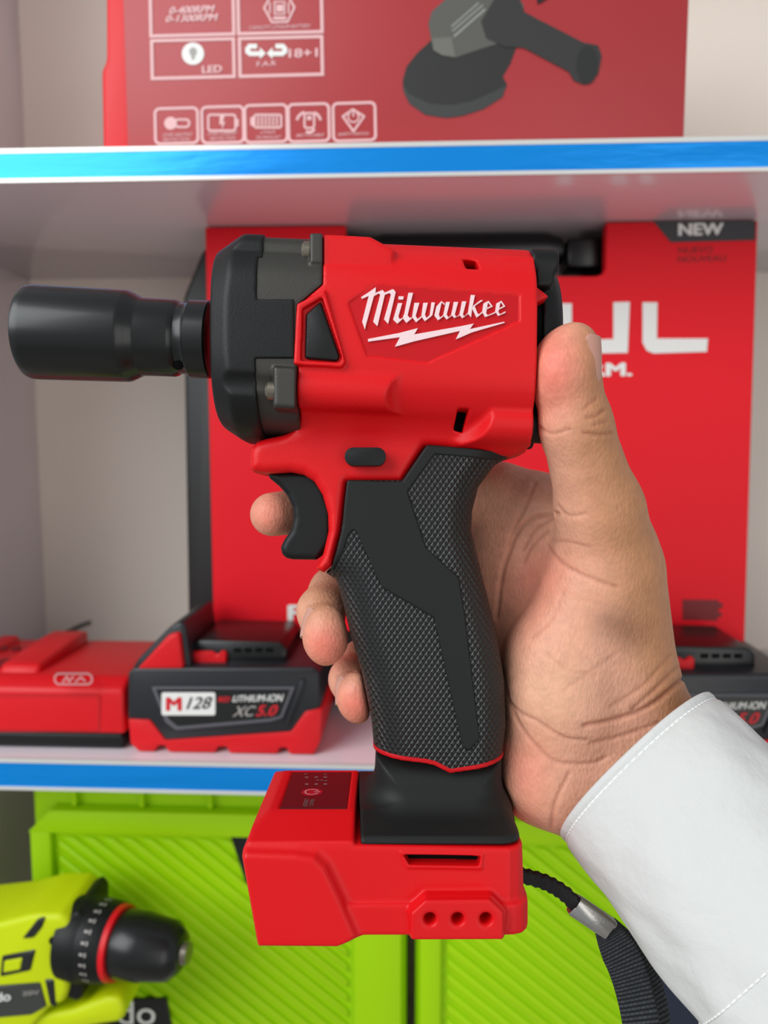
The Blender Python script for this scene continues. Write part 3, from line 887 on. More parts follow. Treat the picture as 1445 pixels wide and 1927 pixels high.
v1 = dloc(prism('vent', ws([(4, 1798), (68, 1786), (58, 1826), (0, 1838)], YD), fD, YD - 0.001, YD + 0.01, ins, dr, 0.001, 1))
dloc(prism('vent_rib', ws([(10, 1806), (44, 1800), (40, 1822), (8, 1828)], YD), fD, YD - 0.0016, YD + 0.002, lime, v1, 0.0006, 1))
dloc(prism('vent', ws([(84, 1842), (102, 1842), (106, 1895), (94, 1890)], YD), fD, YD - 0.001, YD + 0.01, ins, dr, 0.001, 1))
dloc(prism('grille', ws([(42, 1766), (72, 1728), (86, 1726), (80, 1744), (64, 1764)], YD), fD, YD - 0.0012, YD + 0.02, ins, dr, 0.001, 1))
lbl = dloc(prism('name_plate', ws([(-120, 1862), (76, 1848), (88, 1892), (60, 1908), (-120, 1924)], YD), fD, YD - 0.0012, YD + 0.006, mat('charcoal_plate', lin(60, 62, 58), 0.4), dr, 0.0006, 1))
PD = lambda a, b: tuple(Vector((W(a, b, YD - 0.0016)[0], YD - 0.0016, W(a, b, YD - 0.0016)[1])) - Vector(dl))
lettering('lettering', 'do', M['white_print'], lbl, [(-8, 1886), (20, 1883), (20, 1866), (-8, 1869)], PD, 0.02)
lettering('lettering', '20V', M['grey_print'], lbl, [(42, 1874), (74, 1871), (74, 1863), (42, 1866)], PD, 0.01)
dloc(prism('nose_collar', ws([(112, 1738), (140, 1722), (152, 1736), (150, 1886), (140, 1896), (118, 1888)], YD), fD, YD + 0.004, YD + 0.046, M['black_plastic'], dr, 0.006, 3))
for px, py in ((101, 1770), (110, 1805)):
    p = Vector((W(px, py, YD)[0], YD - 0.0008, W(px, py, YD)[1]))
    dloc(lathe('screw', [(0, 0), (0, R(9)), (0.002, R(9)), (0.002, 0)], p, (0, 1, 0), M['hole'], dr, 20))
hb = ws([(-105, 2010), (35, 2010), (20, 2180), (-100, 2180)], YD)
zb = zl_top + 0.0005
hx = [(W(-105, 2010, YD)[0], W(0, 2010, YD)[1]), (W(35, 2010, YD)[0], W(0, 2010, YD)[1]), (W(25, 2010, YD)[0], zl_top + 0.05), (W(-95, 2010, YD)[0], zl_top + 0.05)]
dloc(prism('grip', hx, fD, YD + 0.006, YD + 0.044, M['rubber'], dr, 0.01, 4))
dloc(box('battery_foot', (W(-170, 2010, YD)[0], YD - 0.006, zb), (W(80, 2010, YD)[0], YD + 0.056, zl_top + 0.054), M['black_plastic'], dr, 0.006, 3))

# ================================================================== THE IMPACT WRENCH (modelled in mm in its own frame)
wr = tag(empty('impact_wrench', mat=WRENCH_M), 'red and black compact cordless impact wrench held upright by its grip in the hand', 'power tool')
TILT = math.radians(2.4)
AX = np.array((math.cos(TILT), -math.sin(TILT)))          # head axis
NV = np.array((math.sin(TILT), math.cos(TILT)))
OX = np.array(q(800, 656.6, 0))
def uv(P):
    d = P[:, :2] - OX
    return d @ AX, d @ NV
def hp(u, v):                                             # head frame -> wrench xy
    p = OX + AX * u + NV * v
    return (p[0], p[1])
def sup(v, z, rv, rz, n):
    r = (np.abs(v / rv) ** n + np.abs(z / rz) ** n) ** (1 / n)
    return (r - 1) * min(rv, rz)
def cylx(P, u, v, vc, zc, r, u0, u1, rr=1.0):
    d = np.sqrt((v - vc) ** 2 + (P[:, 2] - zc) ** 2) - r
    w1 = d + rr; w2 = np.maximum(u0 - u, u - u1) + rr
    return np.sqrt(np.maximum(w1, 0) ** 2 + np.maximum(w2, 0) ** 2) + np.minimum(np.maximum(w1, w2), 0) - rr

HEAD_XY = [(-18.7, 130), (-18.7, 69.5), (-26, 63), (-27, 10), (46.3, 10), (46.5, 40), (46.8, 62), (46.8, 80), (46.8, 130)]
COLLAR = qs([(468, 856), (471, 842), (482, 830), (500, 824), (556, 812), (600, 790), (990, 790), (988, 850), (965, 858), (800, 841), (757, 909), (654, 909), (642, 1000), (625, 1064), (608, 1079), (592, 1071), (607, 1043), (617, 1000), (616, 968), (606, 932), (590, 906), (570, 893), (545, 888), (500, 891), (474, 888), (468, 880)], 16)
PANEL = qs([(655, 570), (705, 535), (978, 556), (977, 605), (805, 683), (690, 671)], 30)
WIN_RIM = qs([(559, 574), (612, 547), (650, 682), (644, 692), (553, 687)], 31)
WIN_CUT = qs([(570, 584), (607, 562), (645, 676), (640, 685), (567, 681)], 30)
WIN_LENS = qs([(576, 592), (604, 568), (640, 672), (635, 681), (574, 676)], 30)
TBOSS1 = qs([(560, 447), (622, 447), (697, 451), (744, 476), (740, 506), (560, 502)], 25)
TBOSS2 = qs([(884, 524), (912, 500), (950, 486), (1040, 491), (1040, 549), (884, 524)][:5], 22)
FIN = qs([(960, 535), (1004, 541), (1031, 562), (1010, 572), (960, 590)], 24)
VENT1 = qs([(868, 496), (892, 499), (898, 519), (873, 517)], 22)
VENT2 = qs([(861, 769), (882, 770), (873, 811), (856, 806)], 24)

def f_housing(P):
    x, y, z = P[:, 0], P[:, 1], P[:, 2]
    az = np.abs(z)
    u, v = uv(P)
    XY = P[:, :2]
    d = sup(v, z, 32.0, 32.0, 2.6)
    d = smax(d, az - 30.8, 2.0)
    zP = np.stack([P[:, 0], P[:, 1], az], 1)
    d = smin(d, extr(sd_poly(XY, TBOSS1), az, 8.0, 28.6, 1.6), 1.0)
    d = smin(d, extr(sd_poly(XY, TBOSS2), az, 6.0, 25.5, 1.6), 1.2)
    b = cylx(zP, u, v, -19.2, 25.0, 6.4, -60, 1.5, 0.6)
    b = smax(b, ((u + 9.5) * 0.72 + (z - 28) * 0.55 - (v + 19) * 0.28) * 1.0, 0.5)
    d = smin(d, b, 1.6)
    b = cylx(zP, u, v, -26.6, 19.8, 6.6, 12.0, 60, 0.6)
    b = smax(b, (-(u - 17.0) * 0.75 + (z - 22) * 0.62 + (v + 26) * 0.1), 0.5)
    d = smin(d, b, 1.4)
    d = smax(d, sd_poly(XY, HEAD_XY), 0.8)
    c = extr(sd_poly(XY, COLLAR), z, -16.5, 16.5, 3.5)
    d = smin(d, c, 7.0)
    d = smin(d, extr(sd_poly(XY, WIN_RIM), az, 20, 32.3, 0.5), 0.5)
    d = smax(d, -extr(sd_poly(XY, WIN_CUT), az, 29.8, 45, 0.3), 0.3)
    d = smax(d, -extr(sd_poly(XY, PANEL), az, 30.0, 45, 0.2), 0.3)
    d = smax(d, -extr(sd_poly(XY, VENT1), az, 9.0, 45, 0.3), 0.5)
    d = smax(d, -extr(sd_poly(XY, VENT2), az, 9.0, 45, 0.3), 0.5)
    # rear slot and room for the front casting
    d = smax(d, -np.maximum(sup(v, z, 27.5, 27.5, 2.4), -(u - 30)), 0.4)
    return smin(d, extr(sd_poly(XY, FIN), az, 18, 26.5, 0.5), 0.5)
sd_obj('housing', f_housing, (-50, -26, -34), (56, 98, 34), 0.5, M['red'], wr)

# dark fillings of the two side vents and the rear slot
mmf = lambda pts: [(p[0] / 1000, p[1] / 1000) for p in pts]
for pl_ in (VENT1, VENT2):
    c = np.mean(pl_, 0)
    big = [tuple(c + (np.array(p) - c) * 1.15) for p in pl_]
    prism('vent_insert', mmf(big), fXY, 0.0085, 0.0155, M['hole'], wr)
bm = bmesh.new()
o3 = (*[c / 1000 for c in hp(30.5, 0)], 0)
add_lathe(bm, [(0, 0), (0, 0.0262), (0.005, 0.0262), (0.005, 0)], o3, (AX[0], AX[1], 0), 64)
for v_ in bm.verts: v_.co.z *= 0.84
bm_obj('motor_core', bm, M['hole'], wr, True, 40)

# gunmetal gear case
TAB1 = qs([(584, 443), (640, 443), (640, 501), (584, 501)], 27)
TAB2 = qs([(514, 689), (570, 692), (570, 772), (514, 768)], 32)
def f_gear(P):
    z = P[:, 2]; az = np.abs(z); u, v = uv(P); XY = P[:, :2]
    d = sup(v + 1.2, z, 32.2, 31.6, 2.9)
    d = smax(d, az - 31.2, 1.5)
    zP = np.stack([P[:, 0], P[:, 1], az], 1)
    d = smin(d, cylx(zP, u, v, 23.7, 22.0, 4.4, -70, -30, 0.5), 0.7)
    d = smin(d, extr(sd_poly(XY, TAB1), az, 12, 29.6, 0.8), 0.6)
    d = smax(d, -cylx(zP, u, v, -20.0, 32.8, 4.2, -80, -47, 0.3), 0.8)
    d = smin(d, extr(sd_poly(XY, TAB2), az, 20, 33.6, 1.4), 0.6)
    d = smax(d, -43 - P[:, 0], 0.8)
    return smax(smax(d, -sd_poly(XY, HEAD_XY) + 0.1, 0.3), P[:, 0] + 17.0, 0.3)
sd_obj('gear_case', f_gear, (-52, 18, -36), (-14, 98, 36), 0.5, M['gun'], wr)

# black front cover
GWIN1 = [(-38.6, 64.6), (-38.6, 78.3), (-37.4, 78.4), (-37.4, 120), (0, 120), (0, 64.6)]
GWIN2 = [(-39.0, 46.6), (-39.0, 0), (0, 0), (0, 46.6)]
def f_cover(P):
    z = P[:, 2]; az = np.abs(z); u, v = uv(P); XY = P[:, :2]; x = P[:, 0]
    s = sup(v + 2.0, z, 32.8, 32.2, 3.0)
    d = smax(s, az - 31.9, 1.5)
    zP = np.stack([P[:, 0], P[:, 1], az], 1)
    d = smin(d, cylx(zP, u, v, 23.7, 22.0, 5.2, -80, -20, 0.5), 0.7)
    d = smax(d, -cylx(zP, u, v, -20.2, 34.0, 5.0, -90, -20, 0.3), 0.7)
    d = smax(d, (s + (-47.2 - x) * 0.62) * 0.85, 0.6)
    d = smax(d, -53.6 - x, 0.8)
    d = smax(d, x + 27.2, 0.3)
    d = smax(d, -sd_poly(XY, GWIN1), 0.4)
    d = smax(d, -sd_poly(XY, GWIN2), 0.4)
    d = smax(d, -(np.sqrt(v ** 2 + z ** 2) - 14.5), 0.6)
    return d
sd_obj('front_cover', f_cover, (-58, 18, -36), (-20, 100, 36), 0.5, M['black_plastic'], wr)
am = lambda u, v, z: (*[c / 1000 for c in hp(u, v)], z / 1000)
for (px, py, z, r, wlen) in ((577, 474, 25, 0.0032, 0.0014), (514, 735, 30.4, 0.0029, 0.0022)):
    p = q3(px, py, z)
    o = (p[0] / 1000, p[1] / 1000, p[2] / 1000)
    lathe('screw', [(-wlen, 0), (-wlen, 0.0012), (-wlen + 0.0016, 0.0012), (-wlen + 0.0016, 0.0013), (-wlen, 0.0016), (-wlen, r - 0.0007), (-wlen + 0.0008, r), (0.0012, r), (0.0012, 0)], o, (AX[0], AX[1], 0), M['screw'], wr, 32)
# anvil behind the socket
lathe('anvil', [(-72, 0), (-72, 6), (-60, 6), (-60, 9), (-55, 13), (-46, 13), (-46, 0)] and [(-0.072, 0), (-0.072, 0.006), (-0.062, 0.006), (-0.060, 0.009), (-0.057, 0.013), (-0.046, 0.0142), (-0.046, 0)], am(0, 0, 0), (AX[0], AX[1], 0), M['gloss_black'], wr, 48)

# window lens
prism('side_window', mmf(WIN_LENS), fXY, 0.0285, 0.0312, M['black_plastic'], wr, 0.0009, 3)

c_ = np.mean(PANEL, 0)
prism('logo_plate', mmf([tuple(c_ + (np.array(p) - c_) * 0.988) for p in PANEL]), fXY, 0.0290, 0.03006, M['red_recess'], wr)
# raised script lettering and bolt underline
p1 = lambda X, Y: (670 + X / 9.03, 530 + Y / 9.03)
p2 = lambda X, Y: (810 + X / 9.03, 530 + Y / 9.03)
L1 = [[(85, 262), (200, 190), (335, 95), (330, 185), (300, 250), (165, 740), (150, 812), (103, 680), (215, 240), (100, 290)],
      [(300, 245), (335, 190), (450, 140), (490, 190), (488, 220), (362, 755), (290, 680), (410, 225), (385, 195)],
      [(488, 220), (490, 185), (620, 128), (645, 140), (672, 180), (545, 715), (475, 640), (592, 220), (565, 190)],
      [(720, 250), (808, 250), (800, 302), (722, 302)],
      [(710, 365), (783, 365), (718, 590), (740, 638), (785, 618), (790, 632), (700, 712), (630, 645)],
      [(888, 190), (968, 190), (875, 570), (910, 618), (945, 605), (945, 625), (855, 700), (790, 615), (820, 540)],
      [(990, 360), (1075, 360), (1012, 580), (1045, 638), (1105, 588), (1110, 610), (1020, 690), (950, 600)],
      [(1140, 360), (1218, 360), (1170, 560), (1195, 618), (1250, 570), (1280, 350), (1340, 355), (1295, 570), (1170, 670), (1108, 590)]]
L2 = [[(100, 420), (185, 330), (245, 375), (238, 395), (190, 352), (142, 560), (160, 610), (215, 570), (215, 592), (130, 655), (65, 575)],
      [(262, 345), (330, 345), (275, 560), (305, 608), (360, 563), (360, 580), (275, 640), (215, 575), (235, 480)],
      [(395, 345), (470, 345), (412, 560), (440, 598), (495, 558), (495, 575), (405, 615), (350, 560), (370, 480)],
      [(535, 335), (608, 335), (550, 560), (580, 598), (640, 525), (640, 548), (540, 620), (490, 560), (510, 470)],
      [(685, 225), (755, 230), (705, 470), (690, 602), (635, 540)],
      [(725, 410), (850, 315), (892, 318), (765, 402), (735, 450)],
      [(698, 440), (748, 412), (800, 540), (825, 553), (880, 508), (885, 527), (785, 610)],
      [(900, 370), (985, 325), (1058, 420), (950, 470), (940, 453), (1030, 413), (975, 352), (945, 540), (975, 568), (1105, 513), (1105, 532), (930, 600), (880, 520)],
      [(1120, 370), (1205, 325), (1270, 420), (1170, 470), (1160, 453), (1245, 413), (1190, 347), (1152, 520), (1185, 553), (1270, 505), (1275, 527), (1150, 580), (1100, 508)]]
BOLT = [p1(200, 975), p1(735, 872), p1(1050, 790), p1(985, 897), p2(500, 760), p2(735, 712), p2(668, 806), p2(1250, 682), p2(1262, 697), p2(700, 862), p2(430, 980), p2(500, 835), p1(990, 1012), p1(660, 1105), p1(745, 942), p1(205, 1018)]
bm = bmesh.new()
for i, pl_ in enumerate([[p1(*p) for p in pp] for pp in L1] + [[p2(*p) for p in pp] for pp in L2] + [BOLT]):
    add_prism(bm, mmf(qs(pl_, 30.7)), fXY, 0.0299, 0.03072 + 0.000004 * (i % 5))
bm_obj('raised_lettering', bm, M['logo'], wr)

# direction button
bt = qs(round_rect(649, 843, 726, 877, 16.5, 8), 20)
prism('direction_button', mmf(bt), fXY, 0.010, 0.0222, M['black_plastic'], wr, 0.0011, 3)

# trigger
TRIG = qs([(503, 888), (507, 900), (525, 915), (540, 932), (550, 955), (552, 975), (547, 998), (535, 1015), (528, 1030), (530, 1042), (538, 1050), (550, 1053), (596, 1054), (624, 1020), (626, 960), (610, 915), (590, 888)], 10)
sd_obj('trigger', lambda P: extr(sd_poly(P[:, :2], TRIG), P[:, 2], -11.5, 11.5, 2.2), (-48, -22, -14), (-14, 18, 14), 0.5, M['black_plastic'], wr)

# grip
def mixz(*groups):
    out = []
    for z, pts_ in groups: out += qs(pts_, z)
    return out
GRIP_BIG = mixz((0, [(960, 800), (962, 858), (925, 878), (895, 918), (884, 960), (882, 1000), (892, 1040), (910, 1110), (929, 1190), (942, 1270), (945, 1350), (939, 1400), (935, 1470), (706, 1470), (705, 1400), (699, 1340), (683, 1260), (662, 1190), (650, 1140), (642, 1108), (634, 1086), (560, 1040), (560, 800)]))
GRIP_CUT = qs([(654, 903), (757, 903), (803, 837), (966, 851), (1040, 860), (1040, 1470), (500, 1470), (500, 1120), (618, 1077), (626, 1062), (642, 1000)], 17.5)
BAND_LO = qs([(690, 1421), (800, 1434), (817, 1438), (846, 1453), (960, 1436), (960, 1600), (690, 1600)], 17)
def f_grip0(P):
    return extr(sd_poly(P[:, :2], GRIP_BIG), P[:, 2], -18.0, 18.0, 11.0)
def f_grip(P):
    d = f_grip0(P)
    d = smax(d, extr(sd_poly(P[:, :2], GRIP_CUT), P[:, 2], -40, 40, 0.1), 0.6)
    return smax(d, -sd_poly(P[:, :2], BAND_LO), 0.3)
sd_obj('grip', f_grip, (-24, -92, -21), (50, 24, 21), 0.5, M['knurl'], wr)
zm3 = lambda X, Y: (440 + X / 2.779, 800 + Y / 2.779)
GP = qs([zm3(*p) for p in [(578, 288), (880, 294), (1010, 99), (1450, 140), (1450, 180), (1340, 178), (1050, 152), (908, 345), (1005, 640), (1178, 797), (1210, 1000), (1285, 1640), (1228, 1705), (1195, 1685), (1046, 1010), (775, 852), (640, 560), (622, 548), (598, 575), (570, 660), (520, 760), (488, 770), (540, 650), (570, 520)]], 18)
def f_gp(P):
    d = f_grip0(P) - 0.45
    d = smax(d, sd_poly(P[:, :2], GP), 0.5)
    d = smax(d, extr(sd_poly(P[:, :2], GRIP_CUT), P[:, 2], -40, 40, 0.1) - 0.1, 0.4)
    return np.maximum(d, 12 - np.abs(P[:, 2]))
sd_obj('grip_overlay', f_gp, (-24, -92, -21), (50, 24, 21), 0.4, M['rubber'], wr)
# thin groove line around the overlay
def f_band(P):
    d = f_grip0(P) - 0.25
    sb = -sd_poly(P[:, :2], BAND_LO)
    return smax(smax(d, -sb - 1.45, 0.3), sb - 0.1, 0.3)
sd_obj('red_band', f_band, (-10, -96, -21), (44, -76, 21), 0.4, M['red_recess'], wr)

# black collar: neck flaring into the foot plate
NECK = mixz((0, [(707, 1405), (938, 1405), (938, 1480), (950, 1560), (700, 1560), (704, 1480)]))
ZP = [(-31, -103), (-31, -100.2), (-29.5, -99), (-18, -95.4), (18, -95.4), (29.5, -99), (31, -100.2), (31, -103)]
def sd_zy(P, poly): return sd_poly(np.stack([P[:, 2], P[:, 1]], 1), poly)
PLXY = [(-10.3, -90), (-7.0, -101.2), (38, -101.6), (42.8, -101.6), (43.2, -98), (41.5, -90)]
def plate(P):
    xz = round_rect(-60, -31, 43.0, 31, 8.0, 6)
    a = sd_poly(np.stack([P[:, 0], P[:, 2]], 1), xz)
    d = smax(sd_zy(P, ZP), a, 1.5)
    d = smax(d, (P[:, 0] - 43.0) * 0.8 + (P[:, 1] + 100) * 0.5, 3.0)
    left = (-8.6 - P[:, 0]) + (P[:, 2]) * 0.05
    return smax(smax(d, left, 0.8), -101.4 - P[:, 1], 0.4)
def f_collar(P):
    d = extr(sd_poly(P[:, :2], NECK), P[:, 2], -16.6, 16.6, 10.5)
    d = smax(d, P[:, 1] + 70, 0.5)
    d = smax(d, sd_poly(P[:, :2], BAND_LO), 0.5)
    d = smin(d, plate(P), 7.0)
    d = smax(d, (-8.8 - P[:, 0]) + P[:, 2] * 0.04, 0.6)
    return smax(d, -101.4 - P[:, 1], 0.4)
sd_obj('collar', f_collar, (-14, -104, -34), (48, -74, 34), 0.5, M['rubber'], wr)

# red battery foot
BXY = [(-36.5, -94.9), (-33, -94.6), (-9.2, -94.6), (-8.9, -101.0), (42.6, -101.9), (43.2, -114), (44.2, -124.5), (43.0, -127.0), (-6.8, -127.6), (-14, -130.2), (-37.6, -130), (-42.2, -104), (-41.3, -98.2)]
BZY = [(-33, -135), (-33, -103), (-31.5, -100), (-18, -94.8), (18, -94.8), (31.5, -100), (33, -103), (33, -135)]
CHIN = qs([(440, 1604), (560, 1608), (592, 1613), (612, 1632), (640, 1690), (672, 1764), (640, 1790), (440, 1790)], 34)
STEP = qs([(655, 1704), (1040, 1702), (1040, 1790), (655, 1790)], 33)
BRK = qs([(773, 1717), (801, 1692), (921, 1691), (947, 1716), (947, 1766), (774, 1767)], 36)
BRK2 = qs([(766, 1712), (800, 1681), (925, 1681), (953, 1710), (947, 1762), (772, 1762)], 33)
SLOT = qs([(758, 1608), (904, 1611), (902, 1630), (770, 1628)], 32)
SLOTR = qs([(752, 1603), (910, 1606), (908, 1636), (766, 1634)], 32)
HOLES = [q(px, 1728, 36) for px in (809, 861, 914)]
def f_base(P):
    z = P[:, 2]; az = np.abs(z); XY = P[:, :2]
    xz = round_rect(-60, -31.8, 43.6, 31.8, 7.0, 6)
    cor = sd_poly(np.stack([P[:, 0], az], 1), [(-60, -1), (36.5, -1), (43.6, -1), (43.6, 25), (43.0, 28), (41, 30.4), (38, 31.7), (-60, 31.7)])
    dxy = sd_poly(XY, BXY); dzy = sd_zy(P, BZY)
    d = smax(smax(dxy, dzy, 1.2), cor, 1.0)
    # front left corner facet
    chin = extr(sd_poly(XY, CHIN), az, -10, 34.6, 1.6)
    chin = smax(chin, dxy, 1.0)
    d = smin(d, chin, 3.0)
    cor2 = sd_poly(np.stack([P[:, 0], az], 1), [(-60, -1), (44.6, -1), (44.6, 25), (44.0, 29), (42, 31.7), (39, 33.0), (-60, 33.0)])
    st = smax(smax(extr(sd_poly(XY, STEP), az, -10, 33.0, 0.8), dxy - 1.0, 0.8), cor2, 0.8)
    st = smax(st, -127.6 - P[:, 1], 0.6)
    d = smin(d, st, 1.0)
    d = smin(d, extr(sd_poly(XY, BRK2), az, 20, 34.6, 0.7), 0.6)
    d = smin(d, extr(sd_poly(XY, BRK), az, 20, 36.8, 0.5), 1.2)
    for h in HOLES:
        r = np.hypot(P[:, 0] - h[0], P[:, 1] - h[1])
        d = smax(d, -np.maximum(r - 1.75, 30 - az), 0.5)
        d = smax(d, -(r - 1.7 - (az - 36.0) * 0.8), 0.3)
    d = smin(d, extr(sd_poly(XY, SLOTR), az, 20, 32.2, 0.4), 0.3)
    d = smax(d, -extr(sd_poly(XY, SLOT), az, 27.0, 50, 0.2), 0.3)
    # display pocket
    d = smax(d, -(np.maximum(np.maximum(np.abs(P[:, 0] + 22.7) - 11.0 , np.abs(z) - 17.6), -95.6 - P[:, 1])), 0.2)
    return d
sd_obj('battery_foot', f_base, (-48, -134, -38), (48, -90, 38), 0.5, M['red'], wr)
bm = bmesh.new()
add_prism(bm, mmf([tuple(np.mean(SLOT, 0) + (np.array(p) - np.mean(SLOT, 0)) * 1.05) for p in SLOT]), fXY, 0.0262, 0.0276)
bm_obj('slot_insert', bm, M['hole'], wr)

# display on the foot's top
fT = lambda u, v, w: (u / 1000, w, -v / 1000)           # u to the right, v to the back
ds = prism('display_panel', [(-33.5, -17.3), (-11.9, -17.3), (-11.9, 17.3), (-33.5, 17.3)], fT, -0.0965, -0.0952, M['maroon'], wr, 0.0002, 1)
T_ = lambda e: (lambda u, v: (u / 1000, -0.0952 + e, -v / 1000))
def dpt(px, py):
    d_ = 95.2 / (py - CY) * F
    return ((px - CX) * d_ / F, d_ - D0)
cxy = dpt(587, 1491)
prints('power_button', [circle(cxy[0], cxy[1], 3.6, 3.6)], M['maroon_red'], ds, T_(0.00006), (0, 1, 0))
prints('power_symbol', stroke(circle(cxy[0], cxy[1], 2.3, 2.3, 20, 30, 330), 0.5) + stroke([(cxy[0] + 0.8, cxy[1]), (cxy[0] + 2.6, cxy[1])], 0.5), mat('display_pink_print', lin(225, 150, 155), 0.5), ds, T_(0.00012), (0, 1, 0))
ind = []
for px in (577, 595, 612):
    for py in (1463, 1476):
        c_ = dpt(px, py); ind.append([(c_[0] - .6, c_[1] - .7), (c_[0] + .6, c_[1] - .7), (c_[0] + .6, c_[1] + .7), (c_[0] - .6, c_[1] + .7)])
for px, py in ((575, 1457), (612, 1458), (605, 1469), (613, 1470), (598, 1469)):
    c_ = dpt(px, py); ind.append([(c_[0] - .5, c_[1] - .4), (c_[0] + .5, c_[1] - .4), (c_[0] + .5, c_[1] + .4), (c_[0] - .5, c_[1] + .4)])
prints('indicator_marks', ind, M['maroon_print'], ds, T_(0.00006), (0, 1, 0))
a_, b_ = dpt(574, 1518), dpt(582, 1503)
lettering('lettering', 'INTENSITY', M['maroon_print'], ds, [(b_[0] + 0.0, a_[1]), (b_[0], b_[1]), (b_[0] - 1.5, b_[1]), (b_[0] - 1.5, a_[1])], T_(0.00006), 0.01, out=(0, 1, 0))
a_, b_ = dpt(586, 1517), dpt(592, 1504)
lettering('lettering', 'CONTROL', M['maroon_print'], ds, [(b_[0] + 0.0, a_[1]), (b_[0], b_[1]), (b_[0] - 1.3, b_[1]), (b_[0] - 1.3, a_[1])], T_(0.00006), 0.01, out=(0, 1, 0))

# rear cap
o3 = am(0, 0, 0)
def f_cap(P):
    z = P[:, 2]; az = np.abs(z); u, v = uv(P)
    rad = np.hypot(v, z * 31 / 22)
    d = smax((rad - 31.0) * 0.8, u - 43.8, 9.0)
    d = smax(d, 36.0 - u, 0.6)
    rim = smax(np.maximum(rad - 30.5, 26.8 - rad), np.maximum(30.5 - u, u - 40), 0.6)
    zP = np.stack([P[:, 0], P[:, 1], az], 1)
    knob = cylx(zP, u, v, 24.0, 20.5, 4.6, 31, 39.6, 1.0)
    knob = smin(knob, extr(sd_poly(P[:, :2], qs([(1004, 491), (1034, 492), (1041, 500), (1040, 538), (1030, 545), (1004, 545)], 21)), az, 6, 24.5, 1.2), 0.8)
    low = cylx(zP, u, v, -25.5, 12.0, 6.5, 30, 40.5, 1.2)
    d = smin(smin(d, knob, 0.8), low, 1.5)
    return d
sd_obj('rear_cap', f_cap, (36, 12, -36), (68, 96, 36), 0.5, M['black_plastic'], wr)

# wrist strap
LP = lambda px, py, z: tuple(c / 1000 for c in q3(px, py, z))
bm = bmesh.new()
c1 = spline([LP(955, 1640, -4), LP(985, 1648, -3), LP(1025, 1660, -1), LP(1060, 1680, 1), LP(1092, 1710, 3)], 40)
wob = [0.0052 + 0.0006 * math.sin(i * 1.7) for i in range(40)]
add_ribbon(bm, [tuple(p) for p in c1], (0.3, 1, 0.25), wob, 0.0028)
strap = bm_obj('wrist_strap', bm, M['cord'], wr, True, 70)
bm = bmesh.new()
add_ribbon(bm, [LP(1080, 1702, 3), LP(1081, 1703, 3), LP(1146, 1747, 4), LP(1147, 1748, 4)], (-0.4, -0.9, 0.0), [0.0066, 0.0072, 0.0072, 0.0066], [0.0042, 0.0048, 0.0048, 0.0042])
bm_obj('ferrule', bm, M['steel'], strap, True, 50)
def uv_ribbon(name, pts, wd, width, thick, parent, material):
    bm = bmesh.new()
    add_ribbon(bm, pts, wd, width, thick)
    uvl = bm.loops.layers.uv.new('UVMap')
    n = len(pts)
    bm.verts.ensure_lookup_table()
    for f in bm.faces:
        for lp in f.loops:
            i, k = divmod(lp.vert.index, 16)
            c = math.cos(2 * math.pi * k / 16)
            lp[uvl].uv = (0.5 + 0.5 * math.copysign(abs(c) ** 0.35, c), i / n * 2.0)
    bm.verts.index_update()
    return bm_obj(name, bm, material, parent, True, 60)
bm = None
c2 = [tuple(p) for p in spline([LP(1136, 1740, 3), LP(1152, 1768, 4), LP(1176, 1815, 5), LP(1194, 1870, 6), LP(1208, 1940, 8), LP(1214, 2020, 10), LP(1205, 2100, 12)], 70)]
wd = [0.0075 + 0.0048 * min(1, i / 18) for i in range(70)]
w1_ = [(1.0, 0.15, 0.1)] * 70
def rib(name, pts, wdv, width, thick):
    b_ = bmesh.new(); add_ribbon(b_, pts, wdv, width, thick); b_.verts.index_update()
    uvl = b_.loops.layers.uv.new('UVMap')
    n = len(pts)
    for f in b_.faces:
        for lp in f.loops:
            i, k = divmod(lp.vert.index, 16)
            c = math.cos(2 * math.pi * k / 16)
            lp[uvl].uv = (0.5 + 0.5 * math.copysign(abs(c) ** 0.35, c), i / n * 1.0)
    return bm_obj(name, b_, M['webbing'], strap, True, 60)
rib('webbing', c2, [(1.0, 0.12, 0.05)] * 70, wd, 0.0016)
c3 = [tuple(p) for p in spline([LP(1144, 1742, 1), LP(1166, 1772, 0), LP(1200, 1818, -1), LP(1222, 1870, -2), LP(1236, 1940, -3), LP(1240, 2020, -3), LP(1225, 2100, 2)], 70)]
rib('webbing', c3, [(1.0, 0.2, -0.35)] * 70, [w * 0.95 for w in wd], 0.0016)

# ------------------------------------------------------------------ impact socket (its own thing, pushed on the anvil)
so = tag(empty('impact_socket', mat=WRENCH_M @ Matrix.Translation(am(0, 0, 0))), 'long black glossy impact socket on the nose of the red wrench', 'socket')
S = 0.0001828
ua = lambda px: (px - 800) * S * 1.0006 + 0.0
prof = [(-0.1085, 0.0115), (-0.1362, 0.0118), (-0.1366, 0.0144), (-0.1361, 0.0153), (-0.1350, 0.0158), (-0.1330, 0.0159)]
prof += [(ua(240), 0.0155), (ua(246), 0.0153), (ua(256), 0.0144), (ua(268), 0.0133), (ua(272), 0.01315), (ua(330), 0.0130), (ua(335), 0.0127), (ua(341), 0.0120), (ua(352), 0.0120), (ua(358), 0.0126), (ua(361), 0.0131), (ua(396), 0.0131), (ua(399), 0.0126), (ua(399), 0.0075), (ua(395), 0.0070)]
lathe('socket_body', prof, (0, 0, 0), (AX[0], AX[1], 0), M['gloss_black'], so, 96, 30)
ph = Vector((AX[0], AX[1], 0)) * ua(346) + Vector((-NV[0], -NV[1], 0)) * 0.0103 + Vector((0, 0, 0.0062))
hd = (Vector((-NV[0], -NV[1], 0)) * 0.0103 + Vector((0, 0, 0.0062))).normalized()
